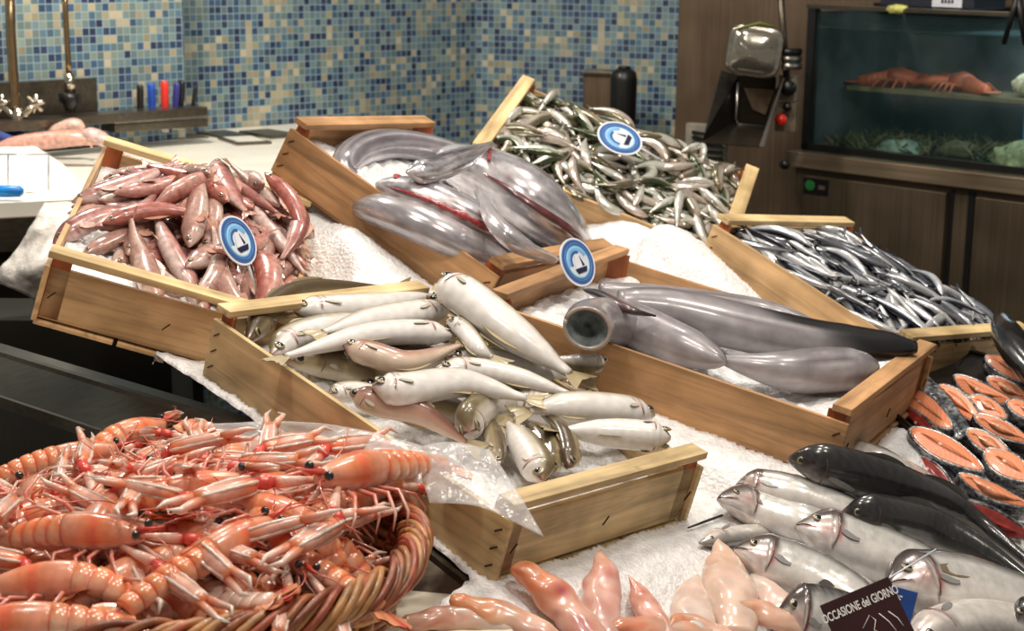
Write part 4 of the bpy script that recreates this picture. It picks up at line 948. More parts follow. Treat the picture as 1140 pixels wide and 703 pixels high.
        b = MB(); a0 = 0.25 * sd + rn.uniform(-.2, .2); b.tube([Vector((0.070, 0.006 * sd, 0.001)) + Vector((math.cos(a0 + 0.9 * q * sd * 0.6) * 0.075 * q, math.sin(a0 + 0.9 * q * sd * 0.6) * 0.075 * q, 0.006 * math.sin(q * 4))) for q in np.linspace(0, 1, 10)], [0.0013] + [0.0007] * 8 + [0.0003], 5, col=lin((232, 112, 92))); b.build('antenna', M['shell'], root, True)
        b = MB(); b.ellipsoid((0.071, 0.0105 * sd, 0.007), 0.0036, 0.0046, 0.0040, 0, None, 12, 8); b.build('eye', M['eye_black'], root, True)
    b = MB()
    for k in range(5):
        for sd in (1, -1): b.tube([(0.066, 0.003 * sd, -0.006 - 0.001 * k), (0.078 + 0.004 * k, (0.004 + 0.002 * k) * sd, -0.010 - 0.001 * k)], [0.0014, 0.0006], 5, col=lin((246, 190, 170)))
    b.build('mouthparts', M['shell'], root, True)
    return root
LG = [langoustine(1, 0.5, ((0.35, -0.1, 0.5), (0.75, -0.1, 0.3))), langoustine(2, 1.5, ((0.9, -0.05, 0.8), (0.2, -0.15, 0.1))), langoustine(3, 2.4, ((0.15, -0.1, 0.2), (1.1, -0.05, 0.9))), langoustine(4, 0.15, ((1.3, -0.1, 1.2), (0.5, -0.05, 0.4)))]
lused = set()
def dome_z(x, y):
    r = math.hypot(x - BC.x, y - BC.y) / (BR * 0.97)
    z = BC.z - 0.012 + 0.060 * max(0, 1 - r ** 2.2) if r < 1 else BC.z - 0.01
    return z + 0.012 * math.exp(-((x - BC.x - 0.02) ** 2 + (y - BC.y - 0.1) ** 2) / 0.01)
def dome_hit(px, py, h=0.0):
    d = ray(px, py); t = 1.2
    while t < 3:
        p = CAM + d * t
        if p.z < dome_z(p.x, p.y) + h: return p
        t += 0.002
    return p
def dome_up(p):
    e = 0.02; gx = (dome_z(p.x + e, p.y) - dome_z(p.x - e, p.y)) / (2 * e); gy = (dome_z(p.x, p.y + e) - dome_z(p.x, p.y - e)) / (2 * e)
    return Vector((-gx * 0.7, -gy * 0.7, 1)).normalized()
def put_lang(k, nose, tail, up, roll, label, sc=1.0):
    X = (nose - tail).normalized(); Z = (up - X * up.dot(X)).normalized(); Y = Z.cross(X)
    R = Matrix((X, Y, Z)).transposed().to_4x4()
    if k in lused: o = copy_tree(LG[k])
    else: o = LG[k]; lused.add(k)
    c = nose.lerp(tail, 0.45)
    o.matrix_world = Matrix.Translation(c) @ R @ Matrix.Rotation(roll, 4, 'X') @ Matrix.Scale(sc, 4)
    tag(o, label, 'langoustine', 'langoustines in the wicker basket'); return o
HERO = [  # nose px, tail px, height, roll, variant, scale, label
 ((5, 655), (175, 640), 0.012, 0.5, 1, 1.25, 'large curled langoustine at the lower left with pale ridged tail segments'),
 ((-20, 700), (140, 690), 0.020, 0.3, 0, 1.25, 'orange langoustine at the very bottom left of the basket'),
 ((345, 535), (496, 511), 0.050, 0.0, 3, 1.4, 'langoustine whose bright orange tail sticks out over the basket rim'),
 ((375, 500), (235, 500), 0.012, -0.3, 0, 1.2, 'pale orange langoustine lying along the rear of the basket'),
 ((175, 475), (80, 500), 0.006, 0.1, 1, 1.1, 'orange langoustine topmost at the rear left, two black eyes to the right'),
 ((110, 505), (10, 520), 0.010, 0.3, 0, 1.1, 'langoustine at the far left edge with a black speckled head'),
 ((20, 530), (75, 590), 0.012, 0.6, 1, 1.2, 'langoustine at the left with pale segments, in front of the speckled head'),
 ((130, 596), (20, 590), 0.016, 0.0, 0, 1.2, 'langoustine at the left whose long ridged claw points right'),
 ((270, 600), (195, 640), 0.014, 0.0, 3, 1.2, 'langoustine in the front middle with red claw joints'),
 ((300, 570), (375, 600), 0.012, 0.3, 1, 1.15, 'langoustine with a crossed ridged claw by the right rim'),
 ((330, 625), (280, 560), 0.012, -0.3, 0, 1.05, 'langoustine pointing its claws down over the front rim'),
 ((240, 540), (130, 560), 0.012, 0.6, 1, 1.15, 'langoustine curled in the centre with a hollow belly side up'),
 ((215, 480), (300, 530), 0.012, 0.3, 3, 1.15, 'langoustine at the rear centre with a raised claw'),
 ((150, 540), (230, 500), 0.010, 3.0, 0, 1.1, 'langoustine belly up in the rear centre'),
 ((455, 525), (370, 560), 0.020, 0.3, 1, 1.15, 'langoustine lying inside the right rim below the bright orange tail'),
 ((390, 515), (455, 570), 0.008, 0.0, 0, 1.1, 'langoustine whose tail fans out at the right rim of the basket'),
 ((400, 545), (320, 600), 0.010, 0.2, 1, 1.1, 'langoustine beside the right rim, black eye showing'),
]
rl_ = random.Random(8)
for i in range(40):
    a = rl_.uniform(0, 2 * math.pi); rr = BR * 0.78 * math.sqrt(rl_.random()); x, y = BC.x + rr * math.cos(a), BC.y + rr * math.sin(a)
    dn = (-0.036 if i < 20 else -0.012); c = Vector((x, y, dome_z(x, y) + dn)); up = dome_up(c); h = rl_.uniform(0, 2 * math.pi); d = Vector((math.cos(h), math.sin(h), 0)); ow = Vector((x - BC.x, y - BC.y, 0)); d = -d if ow.length > 0.07 and d.dot(ow.normalized()) > -0.25 and d.dot(ow.normalized()) > 0.2 else d; d = (d - up * d.dot(up)).normalized()
    k_ = rl_.randrange(4); put_lang(k_, c + d * 0.08, c - d * 0.08, up, rl_.choice([0, 0.4, -0.5, 3.0, 0.9, -0.8] if k_ in (0, 3) else [0, 0.3, -0.4, 0.2, 0.8, -0.8]), 'langoustine tangled in the middle of the heap in the basket', rl_.uniform(1.12, 1.3))
for n_, t_, h, ro, k, sc, lab in HERO:
    p, q = dome_hit(*n_, h), dome_hit(*t_, h)
    put_lang(k, p, q, dome_up((p + q) / 2), ro, lab, sc)

# ------------------------------------------------------------------ salmon tray
M['salmon'] = None
t = NT('salmon_flesh'); co = t.coord(); wv = t.n('ShaderNodeTexWave', wave_type='RINGS', rings_direction='SPHERICAL'); wv.inputs['Scale'].default_value = 38; wv.inputs['Distortion'].default_value = 3.0; wv.inputs['Detail'].default_value = 2; t.l(t.mapping(co, (1, 1.6, 1), (0.02, 0.03, 0)), wv.inputs['Vector'])
t.set(Base_Color=t.ramp(wv.outputs['Fac'], [(0.0, (242, 158, 118)), (0.5, (240, 148, 106)), (0.95, (238, 142, 100))]), Roughness=0.32, Coat_Weight=0.35, Subsurface_Weight=0.15, Subsurface_Scale=0.02); t.bump(t.noise(60, 3, co), 0.3, 0.002); M['salmon'] = t.m
t = NT('salmon_skin'); co = t.coord(); v = t.noise(160, 3, co); v2 = t.noise(28, 3, co)
t.set(Base_Color=t.mix(t.ramp(v2, [(0.42, (0, 0, 0, 1)), (0.60, (1, 1, 1, 1))]), t.ramp(v, [(0.4, (20, 22, 26)), (0.62, (86, 92, 100))]), t.ramp(v, [(0.35, (70, 74, 80)), (0.6, (188, 188, 188))])), Roughness=0.22, Metallic=0.25, Coat_Weight=0.7); t.bump(v, 0.5, 0.002); M['salmon_skin'] = t.m
M['dark_flesh'] = simple('dark_red_flesh', (132, 40, 34), 0.3, var=0.3, nscale=60, coat=0.4)
M['tray'] = simple('dark_tray', (44, 38, 34), 0.35, coat=0.3)
TM = Matrix.Translation(TC) @ ICE_N.to_track_quat('Z', 'Y').to_matrix().to_4x4()
troot = empty('round_tray', M=TM); tag(troot, 'round dark tray full of salmon steaks at the right border', 'tray')
b = MB(); prof = [(0.0, 0.0), (TR * 0.80, 0.0), (TR * 0.93, 0.012), (TR, 0.030), (TR + 0.004, 0.030), (TR * 0.95, 0.006), (TR * 0.82, -0.006), (0.0, -0.006)]
b.grid([[Vector((r * math.cos(a), r * math.sin(a), z)) for r, z in prof] for a in np.linspace(0, 2 * math.pi, 65)]); b.build('plate', M['tray'], troot, True)
b = MB(); b.tube([(TR * math.cos(a), TR * math.sin(a), 0.031) for a in np.linspace(0, 2 * math.pi, 65)], 0.004, 8); b.build('rolled_rim', M['steel_dark'], troot, True)
def steak(p0, p1, h, wpx, tilt, thick, label, flesh='salmon', bendy=0.0, skinw=0.006):
    a, c = hit(*p0, TC + ICE_N * (h - 0.012), ICE_N), hit(*p1, TC + ICE_N * (h - 0.012), ICE_N); X = (c - a); L = X.length; X.normalize(); Y0 = ICE_N.cross(X).normalized()
    n = (ICE_N * math.cos(tilt) - Y0 * math.sin(tilt)).normalized(); Y = n.cross(X)
    W = wpx / F_PX * (a - CAM).length / max(0.35, abs(Y.dot(UPV)) + abs(Y.dot(RGT)) * 0.3)
    W = min(W, L * 0.62); root = empty('salmon_steak', M=Matrix.Translation((a + c) / 2) @ Matrix((X, Y, n)).transposed().to_4x4()); tag(root, label, 'salmon steak', 'salmon steaks on the dark tray')
    out = []; N = 40
    for i in range(N):
        th = 2 * math.pi * i / N; x = math.cos(th); y = math.sin(th)
        rr = (0.62 + 0.38 * (1 - max(0, x)) ** 0.8) if x > 0 else 1.0 - 0.25 * max(0, -x - 0.6)
        out.append(Vector((x * L / 2, y * W / 2 * (rr if True else 1) + bendy * (x * x - 0.5) * L, 0)))
    def ring(sc, z, dx=0): 
        k = 1 - sc / (W / 2); return [Vector((p.x * (1 - sc / (L / 2)), (p.y - bendy * ((p.x / (L / 2)) ** 2 - 0.5) * L) * k + bendy * ((p.x / (L / 2)) ** 2 - 0.5) * L, z)) for p in out]
    rn_ = random.Random(int(p0[0] * 7 + p0[1])); wob = [rn_.uniform(-.0006, .0006) for _ in range(N)]
    b = MB(); R_ = [ring(skinw * q, 0.0012 * (1 - (1 - q / 6) ** 2) * 4 - 0.001) for q in (0.6, 0.9, 1.6, 3.0, 4.5)] if W > 0.03 else [ring(skinw * q, 0.001) for q in (0.5, 0.8, 1.2)]
    R_ = [[Vector((0, bendy * -0.5 * L, R_[-1][0].z))] * N] + R_[::-1] + [ring(0.002, -thick)]
    b.grid(R_, 0, None, True); b.build('flesh', M[flesh], root, True)
    b = MB(); b.grid([[Vector((p.x, p.y, p.z)) for p in ring(skinw * 0.75, -0.0012)], ring(0.0008, 0.0004), ring(-0.0006, -0.003), ring(-0.002, -thick * 0.5), ring(0, -thick), ring(0.006, -thick - 0.0005)], 0, None, True); b.build('skin', M['salmon_skin'], root, True)
    b = MB(); b.ellipsoid((-L * 0.08, bendy * -0.5 * L, 0.0022), 0.0045, 0.0035, 0.002); b.build('backbone', simple('bone_pale', (236, 190, 160), 0.4) if 'bone' not in M else M['bone'], root, True)
M['bone'] = simple('bone_pale', (236, 190, 160), 0.4)
ST = [
 ((1000, 452), (1050, 500), 0.030, 24, 0.9, 0.034, 'dark skinned salmon piece under the farthest left steak', 'dark_flesh', 0.0),
 ((1042, 500), (1100, 540), 0.040, 26, 0.8, 0.034, 'dark skinned salmon piece between the large front steak and the rim', 'salmon', 0.02),
 ((1044, 428), (1092, 470), 0.048, 24, 0.7, 0.030, 'salmon steak wedged between the silver skinned one and the centre', 'salmon', 0.0),
 ((1075, 478), (1130, 512), 0.056, 24, 0.6, 0.030, 'salmon steak in the middle of the tray, half covered', 'salmon', 0.0),
 ((1098, 420), (1150, 448), 0.056, 22, 0.7, 0.030, 'salmon steak with dark skin behind the right hand ones', 'salmon', 0.0),
 ((1052, 560), (1150, 600), 0.030, 34, 0.9, 0.035, 'salmon steak lowest on the tray, showing a broad dark skin side', 'dark_flesh', 0.0),
 ((1012, 508), (1062, 545), 0.028, 26, 0.9, 0.030, 'dark skinned salmon piece at the lower left rim of the tray', 'dark_flesh', 0.0),
 ((1066, 528), (1150, 566), 0.060, 22, 0.5, 0.032, 'salmon steak second from the bottom of the tray', 'salmon', 0.03),
 ((1096, 500), (1150, 536), 0.072, 30, 0.45, 0.030, 'broad salmon steak at the lower right, bright orange', 'salmon', 0.0),
 ((1096, 396), (1160, 428), 0.060, 24, 0.5, 0.030, 'salmon steak at the rear right of the tray behind a silver skin edge', 'salmon', 0.0),
 ((1060, 420), (1128, 450), 0.055, 26, 0.7, 0.030, 'salmon steak at the rear with a dark curved skin edge and red belly', 'salmon', 0.06),
 ((1079, 440), (1122, 466), 0.062, 22, 0.5, 0.026, 'small salmon steak behind the central one', 'salmon', 0.0),
 ((1083, 462), (1150, 494), 0.064, 24, 0.6, 0.030, 'salmon steak in the centre right of the tray', 'salmon', 0.0),
 ((1022, 415), (1085, 486), 0.045, 26, -0.9, 0.028, 'salmon steak turned to show its silver speckled skin', 'salmon', 0.0),
 ((998, 428), (1060, 478), 0.050, 26, 0.45, 0.030, 'salmon steak farthest left on the tray, pale orange', 'salmon', 0.0),
 ((1012, 476), (1096, 524), 0.064, 30, 0.4, 0.034, 'large salmon steak in front left with a bright whitish skin patch', 'salmon', 0.0),
 ((1120, 446), (1170, 470), 0.078, 22, 0.4, 0.028, 'salmon steak topmost at the right border of the view', 'salmon', 0.0),
]
for s_ in ST: s_ = list(s_); s_[4] *= 1.35; s_[5] *= 1.35; s_[3] *= 0.9; steak(*s_)

# ------------------------------------------------------------------ skinned fish tails, foreground
M['raw'] = vcol('translucent_raw_flesh', 0.28, 0, 0.45, 0.4, 24, 0.14, 0.22, bscale=70)
def raw_col(a, c, red=0.0, ph=0.0):
    def f(s, v, u, th):
        x = blend(a, c, sstep(s, 0.05, 0.75)); x = blend(x, (176, 44, 60), red * line(s, 0.45 + 0.1 * np.sin(ph), 0.08) * line(v, 0.3, 0.3)); x = blend(x, (176, 60, 66), red * line(s, 0.8, 0.07) * line(v, -0.2, 0.35))
        return blend(x, (246, 226, 214), 0.45 * mottling(s, th, 22, 3, ph))
    return f
TL = [
 ([(447, 694), (490, 690), (540, 692), (600, 712)], 16, 0.020, raw_col((222, 150, 120), (232, 178, 158), 0, 1), 'pinkish skinned tail lying flat at the bottom beside the basket'),
 ([(500, 668), (535, 680), (575, 692), (640, 730)], 17, 0.026, raw_col((240, 140, 74), (236, 178, 150), 0.2, 2), 'skinned tail with a blunt orange end, second from the basket'),
 ([(573, 630), (605, 655), (635, 685), (680, 740)], 22, 0.028, raw_col((242, 138, 84), (234, 170, 146), 0.85, 3), 'orange skinned tail with dark red blood spots, pointing at the front crate'),
 ([(668, 612), (672, 640), (668, 670), (672, 720)], 21, 0.026, raw_col((222, 158, 136), (228, 166, 150), 0.3, 4), 'narrow pointed pink tail standing out against the ice'),
 ([(700, 640), (712, 665), (728, 690), (760, 740)], 16, 0.024, raw_col((226, 160, 138), (222, 150, 132), 0.3, 5), 'pink tail leaning right against the pointed one'),
 ([(640, 706), (690, 700), (740, 702), (800, 712)], 14, 0.030, raw_col((232, 120, 78), (238, 168, 138), 0.0, 6), 'bright orange tail edge along the bottom of the view'),
 ([(800, 600), (806, 630), (812, 660), (820, 710)], 27, 0.030, raw_col((232, 190, 164), (240, 204, 184), 0.0, 7), 'pale peach skinned tail pointing up at the sea bass'),
 ([(775, 640), (772, 665), (770, 690), (775, 730)], 24, 0.022, raw_col((238, 206, 188), (240, 214, 200), 0.0, 8), 'whitish skinned tail to the left of the peach one'),
 ([(835, 635), (852, 660), (872, 685), (900, 730)], 22, 0.024, raw_col((240, 214, 202), (238, 196, 176), 0.0, 9), 'very pale tail piece between the peach one and the dark bass head'),
 ([(812, 685), (835, 680), (865, 690), (905, 706)], 15, 0.040, raw_col((238, 168, 130), (236, 178, 150), 0.0, 1), 'small orange tail piece lying across the bottom in front of the peach one'),
 ([(742, 700), (758, 692), (785, 700), (820, 715)], 12, 0.036, raw_col((240, 140, 92), (238, 176, 150), 0.0, 2), 'little orange tip in front of the whitish tail'),
]
for tn, (pts, hp, h, cf, lab) in enumerate(TL):
    P = [on_bed(x, y, h) for x, y in pts]; hh = hp * 1.1 / F_PX * (P[1] - CAM).length
    f = FishFrame(P, facing(P[1], ICE_N, 0.4), hh, 'head', 1, 0, 44, 0.75)
    f.A = np.interp(f.S, [0, .04, .12, .3, .55, .8, 1], [.22, .5, .66, .82, 1, .95, .6] if tn in (0, 1, 2, 9) else [.05, .14, .34, .74, 1, .95, .7]) * hh; f.B = f.A * 0.60
    for i in range(44):
        w_ = 1 + 0.05 * math.sin(i * 0.25 + hp); f.A[i] *= w_; f.B[i] *= 2 - w_
    root = empty('skinned_tail', f.C[22]); tag(root, lab, 'fish piece', 'skinned tails in the foreground'); b = MB(); body_mesh(b, f, cf, 30, 0, f.C[22])
    b.v = [tuple(Vector(v) * (1 + 0.0) + Vector((mnoise.noise(Vector(v) * 45 + f.C[0] * 9), mnoise.noise(Vector(v) * 45 + f.C[0] * 17), mnoise.noise(Vector(v) * 45))) * 0.0035) for v in b.v]; b.build('flesh', M['raw'], root, True)

# ------------------------------------------------------------------ signs
M['sign_white'] = simple('glossy_white_plastic', (226, 228, 236), 0.3, var=0.03); M['sign_blue'] = simple('sign_blue', (62, 98, 158), 0.3, var=0.05)
M['sign_light'] = simple('sign_light_blue', (120, 178, 224), 0.3, var=0.1); M['sign_pale'] = simple('sign_pale', (214, 222, 230), 0.3, var=0.04); M['sign_dark'] = simple('sign_navy', (30, 34, 66), 0.3)
def disc_sign(px, py, Y, rx_px, ry_px, rot, label, tiltx=0.35):
    c = at(px, py, Y); s = ry_px / F_PX * (c - CAM).length; k = rx_px / ry_px
    # round plate turned about its long axis so that it looks narrower
    nrm = (CAM - c).normalized(); Rr = nrm.to_track_quat('Z', 'Y').to_matrix()
    Rw = Rr @ Matrix.Rotation(-rot, 3, 'Z') @ Matrix.Rotation(math.acos(min(0.99, k)), 3, 'Y')
    root = empty('round_sign', M=Matrix.Translation(c) @ Rw.to_4x4()); tag(root, label, 'sign', 'round blue and white boat signs')
    def disc(name, r, z0, z1, mat, n=48):
        b = MB(); b.prism([(r * math.cos(a), r * math.sin(a)) for a in np.linspace(0, 2 * math.pi, n, endpoint=False)], z0, z1); b.build(name, M[mat], root)
    disc('plate', s, -0.0015, 0.0006, 'sign_white'); disc('blue_ring', s * 0.92, 0.0006, 0.0010, 'sign_blue'); disc('inner_ring', s * 0.68, 0.0010, 0.0013, 'sign_light'); disc('centre', s * 0.62, 0.0013, 0.0015, 'sign_pale')
    def arc(a0, a1, r0, r1, mat, name):
        A = np.linspace(a0, a1, 20); b = MB(); b.prism([(r1 * s * math.cos(a), r1 * s * math.sin(a)) for a in A] + [(r0 * s * math.cos(a), r0 * s * math.sin(a)) for a in A[::-1]], 0.0015, 0.0019); b.build(name, M[mat], root)
    arc(0.3, 3.3, 0.44, 0.60, 'sign_light', 'wave'); arc(1.1, 3.4, 0.34, 0.46, 'sign_blue', 'wave')
    def poly(pts, mat, name, z=0.0019): b = MB(); b.prism([(x * s, y * s) for x, y in pts], z, z + 0.0004); b.build(name, M[mat], root)
    poly([(-0.30, -0.24), (-0.08, 0.34), (0.12, 0.30), (0.16, -0.24)], 'sign_white', 'sail'); poly([(0.14, -0.22), (0.16, 0.22), (0.30, -0.20)], 'sign_dark', 'small_sail')
    poly([(-0.34, -0.26), (0.40, -0.26), (0.30, -0.46), (-0.24, -0.46)], 'sign_dark', 'hull', 0.0023)
    for k_ in range(26):       # small pale lettering-like ticks are printed too finely to read: a fine light band
        pass
    arc(0.0, 2 * math.pi - 0.001, 0.76, 0.775, 'sign_light', 'ring_line')
    b = MB(); b.tube([(0, -s * 0.9, -0.002), (0, -s * 1.25, -0.004), (0, -s * 2.0, -0.010)], 0.002, 6); b.build('pick', M['sign_white'], root, True)
    return root
p_ = in_crate('A', 262, 290, 0.15); disc_sign(265, 268, p_.y - 0.02, 17.5, 29, math.radians(-24), 'round blue and white boat sign standing on the red mullet')
p_ = in_crate('D', 643, 318, 0.10); disc_sign(643, 292, p_.y, 18, 28, math.radians(-22), 'round blue and white boat sign at the left rail of the tunny crate')
p_ = in_crate('F', 690, 168, 0.14); disc_sign(690, 154, p_.y - 0.02, 16.5, 26, math.radians(-68), 'round blue and white boat sign standing in the sardines')
# price card
M['card'] = simple('maroon_card', (44, 10, 12), 0.35, var=0.25, nscale=12); M['card_text'] = simple('card_lettering', (226, 222, 220), 0.5, var=0.02); M['card_blue'] = simple('blue_card', (38, 76, 150), 0.35)
c0 = on_bed(955, 668, 0.125); nrm = (CAM - c0).normalized(); nrm = (nrm + Vector((0, 0, 0.15))).normalized(); Rr = nrm.to_track_quat('Z', 'Y').to_matrix() @ Matrix.Rotation(math.radians(28.5), 3, 'Z')
mpp = (c0 - CAM).length / F_PX
root = empty('price_card', M=Matrix.Translation(c0) @ Rr.to_4x4()); tag(root, 'dark maroon price card with white lettering reading OCCASIONE del GIORNO stuck among the bass', 'price card')
W_, H_ = 80 * mpp, 70 * mpp
b = MB(); b.box(-W_ / 2, W_ / 2, -H_, 10 * mpp, -0.001, 0.001, bev=0.0008); b.build('card', M['card'], root)
def text(body, size, loc, mat, root, name, sx=1.0, rot=0.0, bold=0.0):
    cu = bpy.data.curves.new(name, 'FONT'); cu.body = body; cu.size = size; cu.extrude = 0.0003; cu.offset = bold; cu.align_x = 'CENTER'; cu.align_y = 'CENTER'
    tmp = bpy.data.objects.new(name, cu); COL.objects.link(tmp); bpy.context.view_layer.update()
    dg = bpy.context.evaluated_depsgraph_get(); me = bpy.data.meshes.new_from_object(tmp.evaluated_get(dg)); bpy.data.objects.remove(tmp)
    o = link(name, me, mat, root, False); o.matrix_basis = Matrix.Translation(loc) @ Matrix.Rotation(rot, 4, 'Z') @ Matrix.Diagonal((sx, 1, 1, 1)); return o
text('OCCASIONE del GIORNO', 13.5 * mpp, (0, -6 * mpp, 0.0012), M['card_text'], root, 'lettering', 0.56, 0, 0.28 * mpp)
for pts in ([(-8, -30), (4, -20), (8, -27), (2, -36), (8, -44)], [(14, -22), (20, -34), (23, -46)], [(24, -24), (30, -34), (32, -44)]):
    b = MB(); b.tube([Vector((x * mpp, y * mpp, 0.0014)) for x, y in pts], 0.0007, 6); b.build('handwriting', M['card_text'], root, True)
b = MB(); b.tube([(-W_ * 0.2, -H_, -0.002), (-W_ * 0.2, -H_ - 0.05, -0.006)], 0.002, 6); b.build('pick', M['steel_bright'], root, True)
c1 = on_bed(1003, 672, 0.11); root = empty('blue_card', M=Matrix.Translation(c1) @ ((CAM - c1).normalized().to_track_quat('Z', 'Y').to_matrix() @ Matrix.Rotation(math.radians(-10), 3, 'Z')).to_4x4()); tag(root, 'small blue card behind the maroon price card', 'card')
b = MB(); b.box(-15 * mpp, 15 * mpp, -26 * mpp, 16 * mpp, -0.001, 0.001, bev=0.0008); b.build('card', M['card_blue'], root)
b = MB(); b.box(-6 * mpp, -3 * mpp, 0, 8 * mpp, 0.001, 0.0014); b.box(-6 * mpp, 0, 6 * mpp, 8 * mpp, 0.001, 0.0014); b.box(-6 * mpp, -1 * mpp, 3 * mpp, 4.5 * mpp, 0.001, 0.0014); b.build('printed_mark', M['card_text'], root)
p0, p1 = on_bed(990, 644, 0.13), on_bed(1042, 612, 0.13); b = MB(); b.tube([Vector((0, 0, 0)), (p1 - p0)], 0.0011, 6); o = b.build('skewer', M['sign_white'], None, True); o.location = p0; tag(o, 'thin white skewer sticking up behind the price card', 'skewer')
p0, p1 = on_bed(766, 588, 0.006), on_bed(804, 574, 0.006); b = MB(); b.tube([Vector((0, 0, 0)), (p1 - p0) * 0.5, (p1 - p0)], [0.0012, 0.002, 0.002], 6); o = b.build('skewer', M['black'], None, True); o.location = p0; tag(o, 'thin dark stick lying on the ice beside the front crate', 'skewer')
# ------------------------------------------------------------------ workbench by the mosaic wall
WB = 0.97
def zpt(px, py, z=WB): return at_z(px, py, z)
M['enamel'] = simple('white_enamel', (232, 228, 214), 0.3, var=0.04, nscale=8)
wl = lambda t, off=0.012: Vector((c205a[0] - d1[0] * t + d1[1] * off, c205a[1] - d1[1] * t - d1[0] * off, 0))
e2 = Vector((c530[0] - c205b[0], c530[1] - c205b[1], 0)).normalized()
wr = lambda t: Vector((c205b[0] + e2.x * t + e2.y * 0.012, c205b[1] + e2.y * t - e2.x * 0.012, 0))
pts = [zpt(-120, 232), zpt(92, 222), zpt(232, 260), zpt(400, 205), wr(0.62), wr(0.06), wl(0.0), wl(1.15)]
b = MB(); b.prism([(p.x, p.y) for p in pts], WB - 0.03, WB)
broot2 = empty('workbench', (0, 0, 0)); tag(broot2, 'white topped workbench along the mosaic wall behind the red mullet', 'workbench')
b.build('worktop', M['enamel'], broot2)
q0, q1 = zpt(-120, 234), zpt(92, 224); d = (q1 - q0).normalized(); nb = Vector((-d.y, d.x, 0))
b = MB(); R2 = Matrix((d, nb, Vector((0, 0, 1)))).transposed().to_4x4(); R2.translation = q0; L_ = (q1 - q0).length
b.box(0, L_, 0.01, 0.04, -0.10, -0.03, M=R2); b.build('steel_front', M['steel'], broot2)
b = MB(); b.box(0, L_ + 0.25, 0.03, 0.05, -0.95, -0.10, M=R2); b.build('front_panel', M['steel_dark'], broot2)
# polyethylene slab in front of the pink fish
s0 = at(0, 196, 4.0)
# sink rim and back plate
root = empty('sink', zpt(40, 150)); tag(root, 'steel sink with a tall back plate under the two taps', 'sink')
off = root.location
def wallbox(name, px0, px1, py0, py1, Y0, Y1, th, mat, root, bev=0.002):
    a = at(px0, py1, Y0); c = at(px1, py1, Y1); dd = Vector((c.x - a.x, c.y - a.y, 0)); L = dd.length; dd.normalize(); h = (py1 - py0) / F_PX * Y0
    Mx = Matrix((dd, Vector((-dd.y, dd.x, 0)), Vector((0, 0, 1)))).transposed().to_4x4(); Mx.translation = a - root.location
    b = MB(); b.box(0, L, 0, th, 0, h, M=Mx, bev=bev); return b.build(name, mat, root)
wallbox('back_plate', -30, 110, 95, 146, 4.09, 4.36, 0.02, M['steel'], root)
wallbox('sink_rim', -30, 232, 139, 150, 3.98, 4.50, 0.08, M['steel'], root)
wallbox('sink_rim', 70, 175, 128, 140, 4.30, 4.46, 0.03, M['steel_dark'], root)
M['chrome'] = simple('chrome', (196, 186, 168), 0.12, 1.0, 0.05); M['brass'] = simple('warm_chrome', (150, 128, 98), 0.2, 0.9, 0.1)
def pipe(label, pts, r, Y, extra):
    P = [at(x, y, Y) for x, y in pts]; root = empty('tap', P[-1]); tag(root, label, 'tap'); o = P[-1]
    b = MB(); b.tube([p - o for p in P], r, 12); b.build('riser_pipe', M['brass'], root, True); extra(root, o, Y)
def tapA(root, o, Y):
    for sx in (-1, 1):
        b = MB(); c = at(20 + sx * 19, 116, Y) - o; j = at(20, 128, Y) - o
        b.tube([j, j.lerp(c, 0.5) + Vector((0, 0, -0.01)), c], [0.012, 0.010, 0.008], 10); b.build('valve_arm', M['chrome'], root, True)
        b = MB()
        for k in range(3):
            a = k * math.pi / 3 + 0.3; dv = Vector((math.cos(a), 0, math.sin(a))) * 0.024; b.tube([c - dv, c, c + dv], [0.006, 0.009, 0.006], 8)
        b.build('handle', M['chrome'], root, True)
    b = MB(); b.tube([at(20, 120, Y) - o, at(20, 143, Y) - o], [0.013, 0.02], 12); b.build('tap_body', M['chrome'], root, True)
def tapB(root, o, Y):
    b = MB(); b.tube([at(77, 82, Y) - o, at(78, 103, Y) - o], 0.014, 12); b.build('spray_collar', M['chrome'], root, True)
    b = MB(); b.tube([at(78, 103, Y) - o, at(78, 108, Y) - o, at(78, 114, Y) - o, at(78, 124, Y) - o], [0.014, 0.028, 0.020, 0.012], 12); b.build('spray_head', M['black'], root, True)
    b = MB(); b.box(-0.026, 0.026, -0.012, 0.012, -0.012, 0.012, M=Matrix.Translation(at(78, 109, Y) - o)); b.build('spray_lever', M['black'], root)
pipe('leftmost tap with a tall thick pipe and two cross handles', [(10, -40), (12, 40), (17, 118), (18, 125)], 0.0125, 4.12, tapA)
pipe('slimmer spray tap with a black head right of the cross handled one', [(71, -40), (73, 20), (76, 70), (77, 85)], 0.0075, 4.2, tapB)
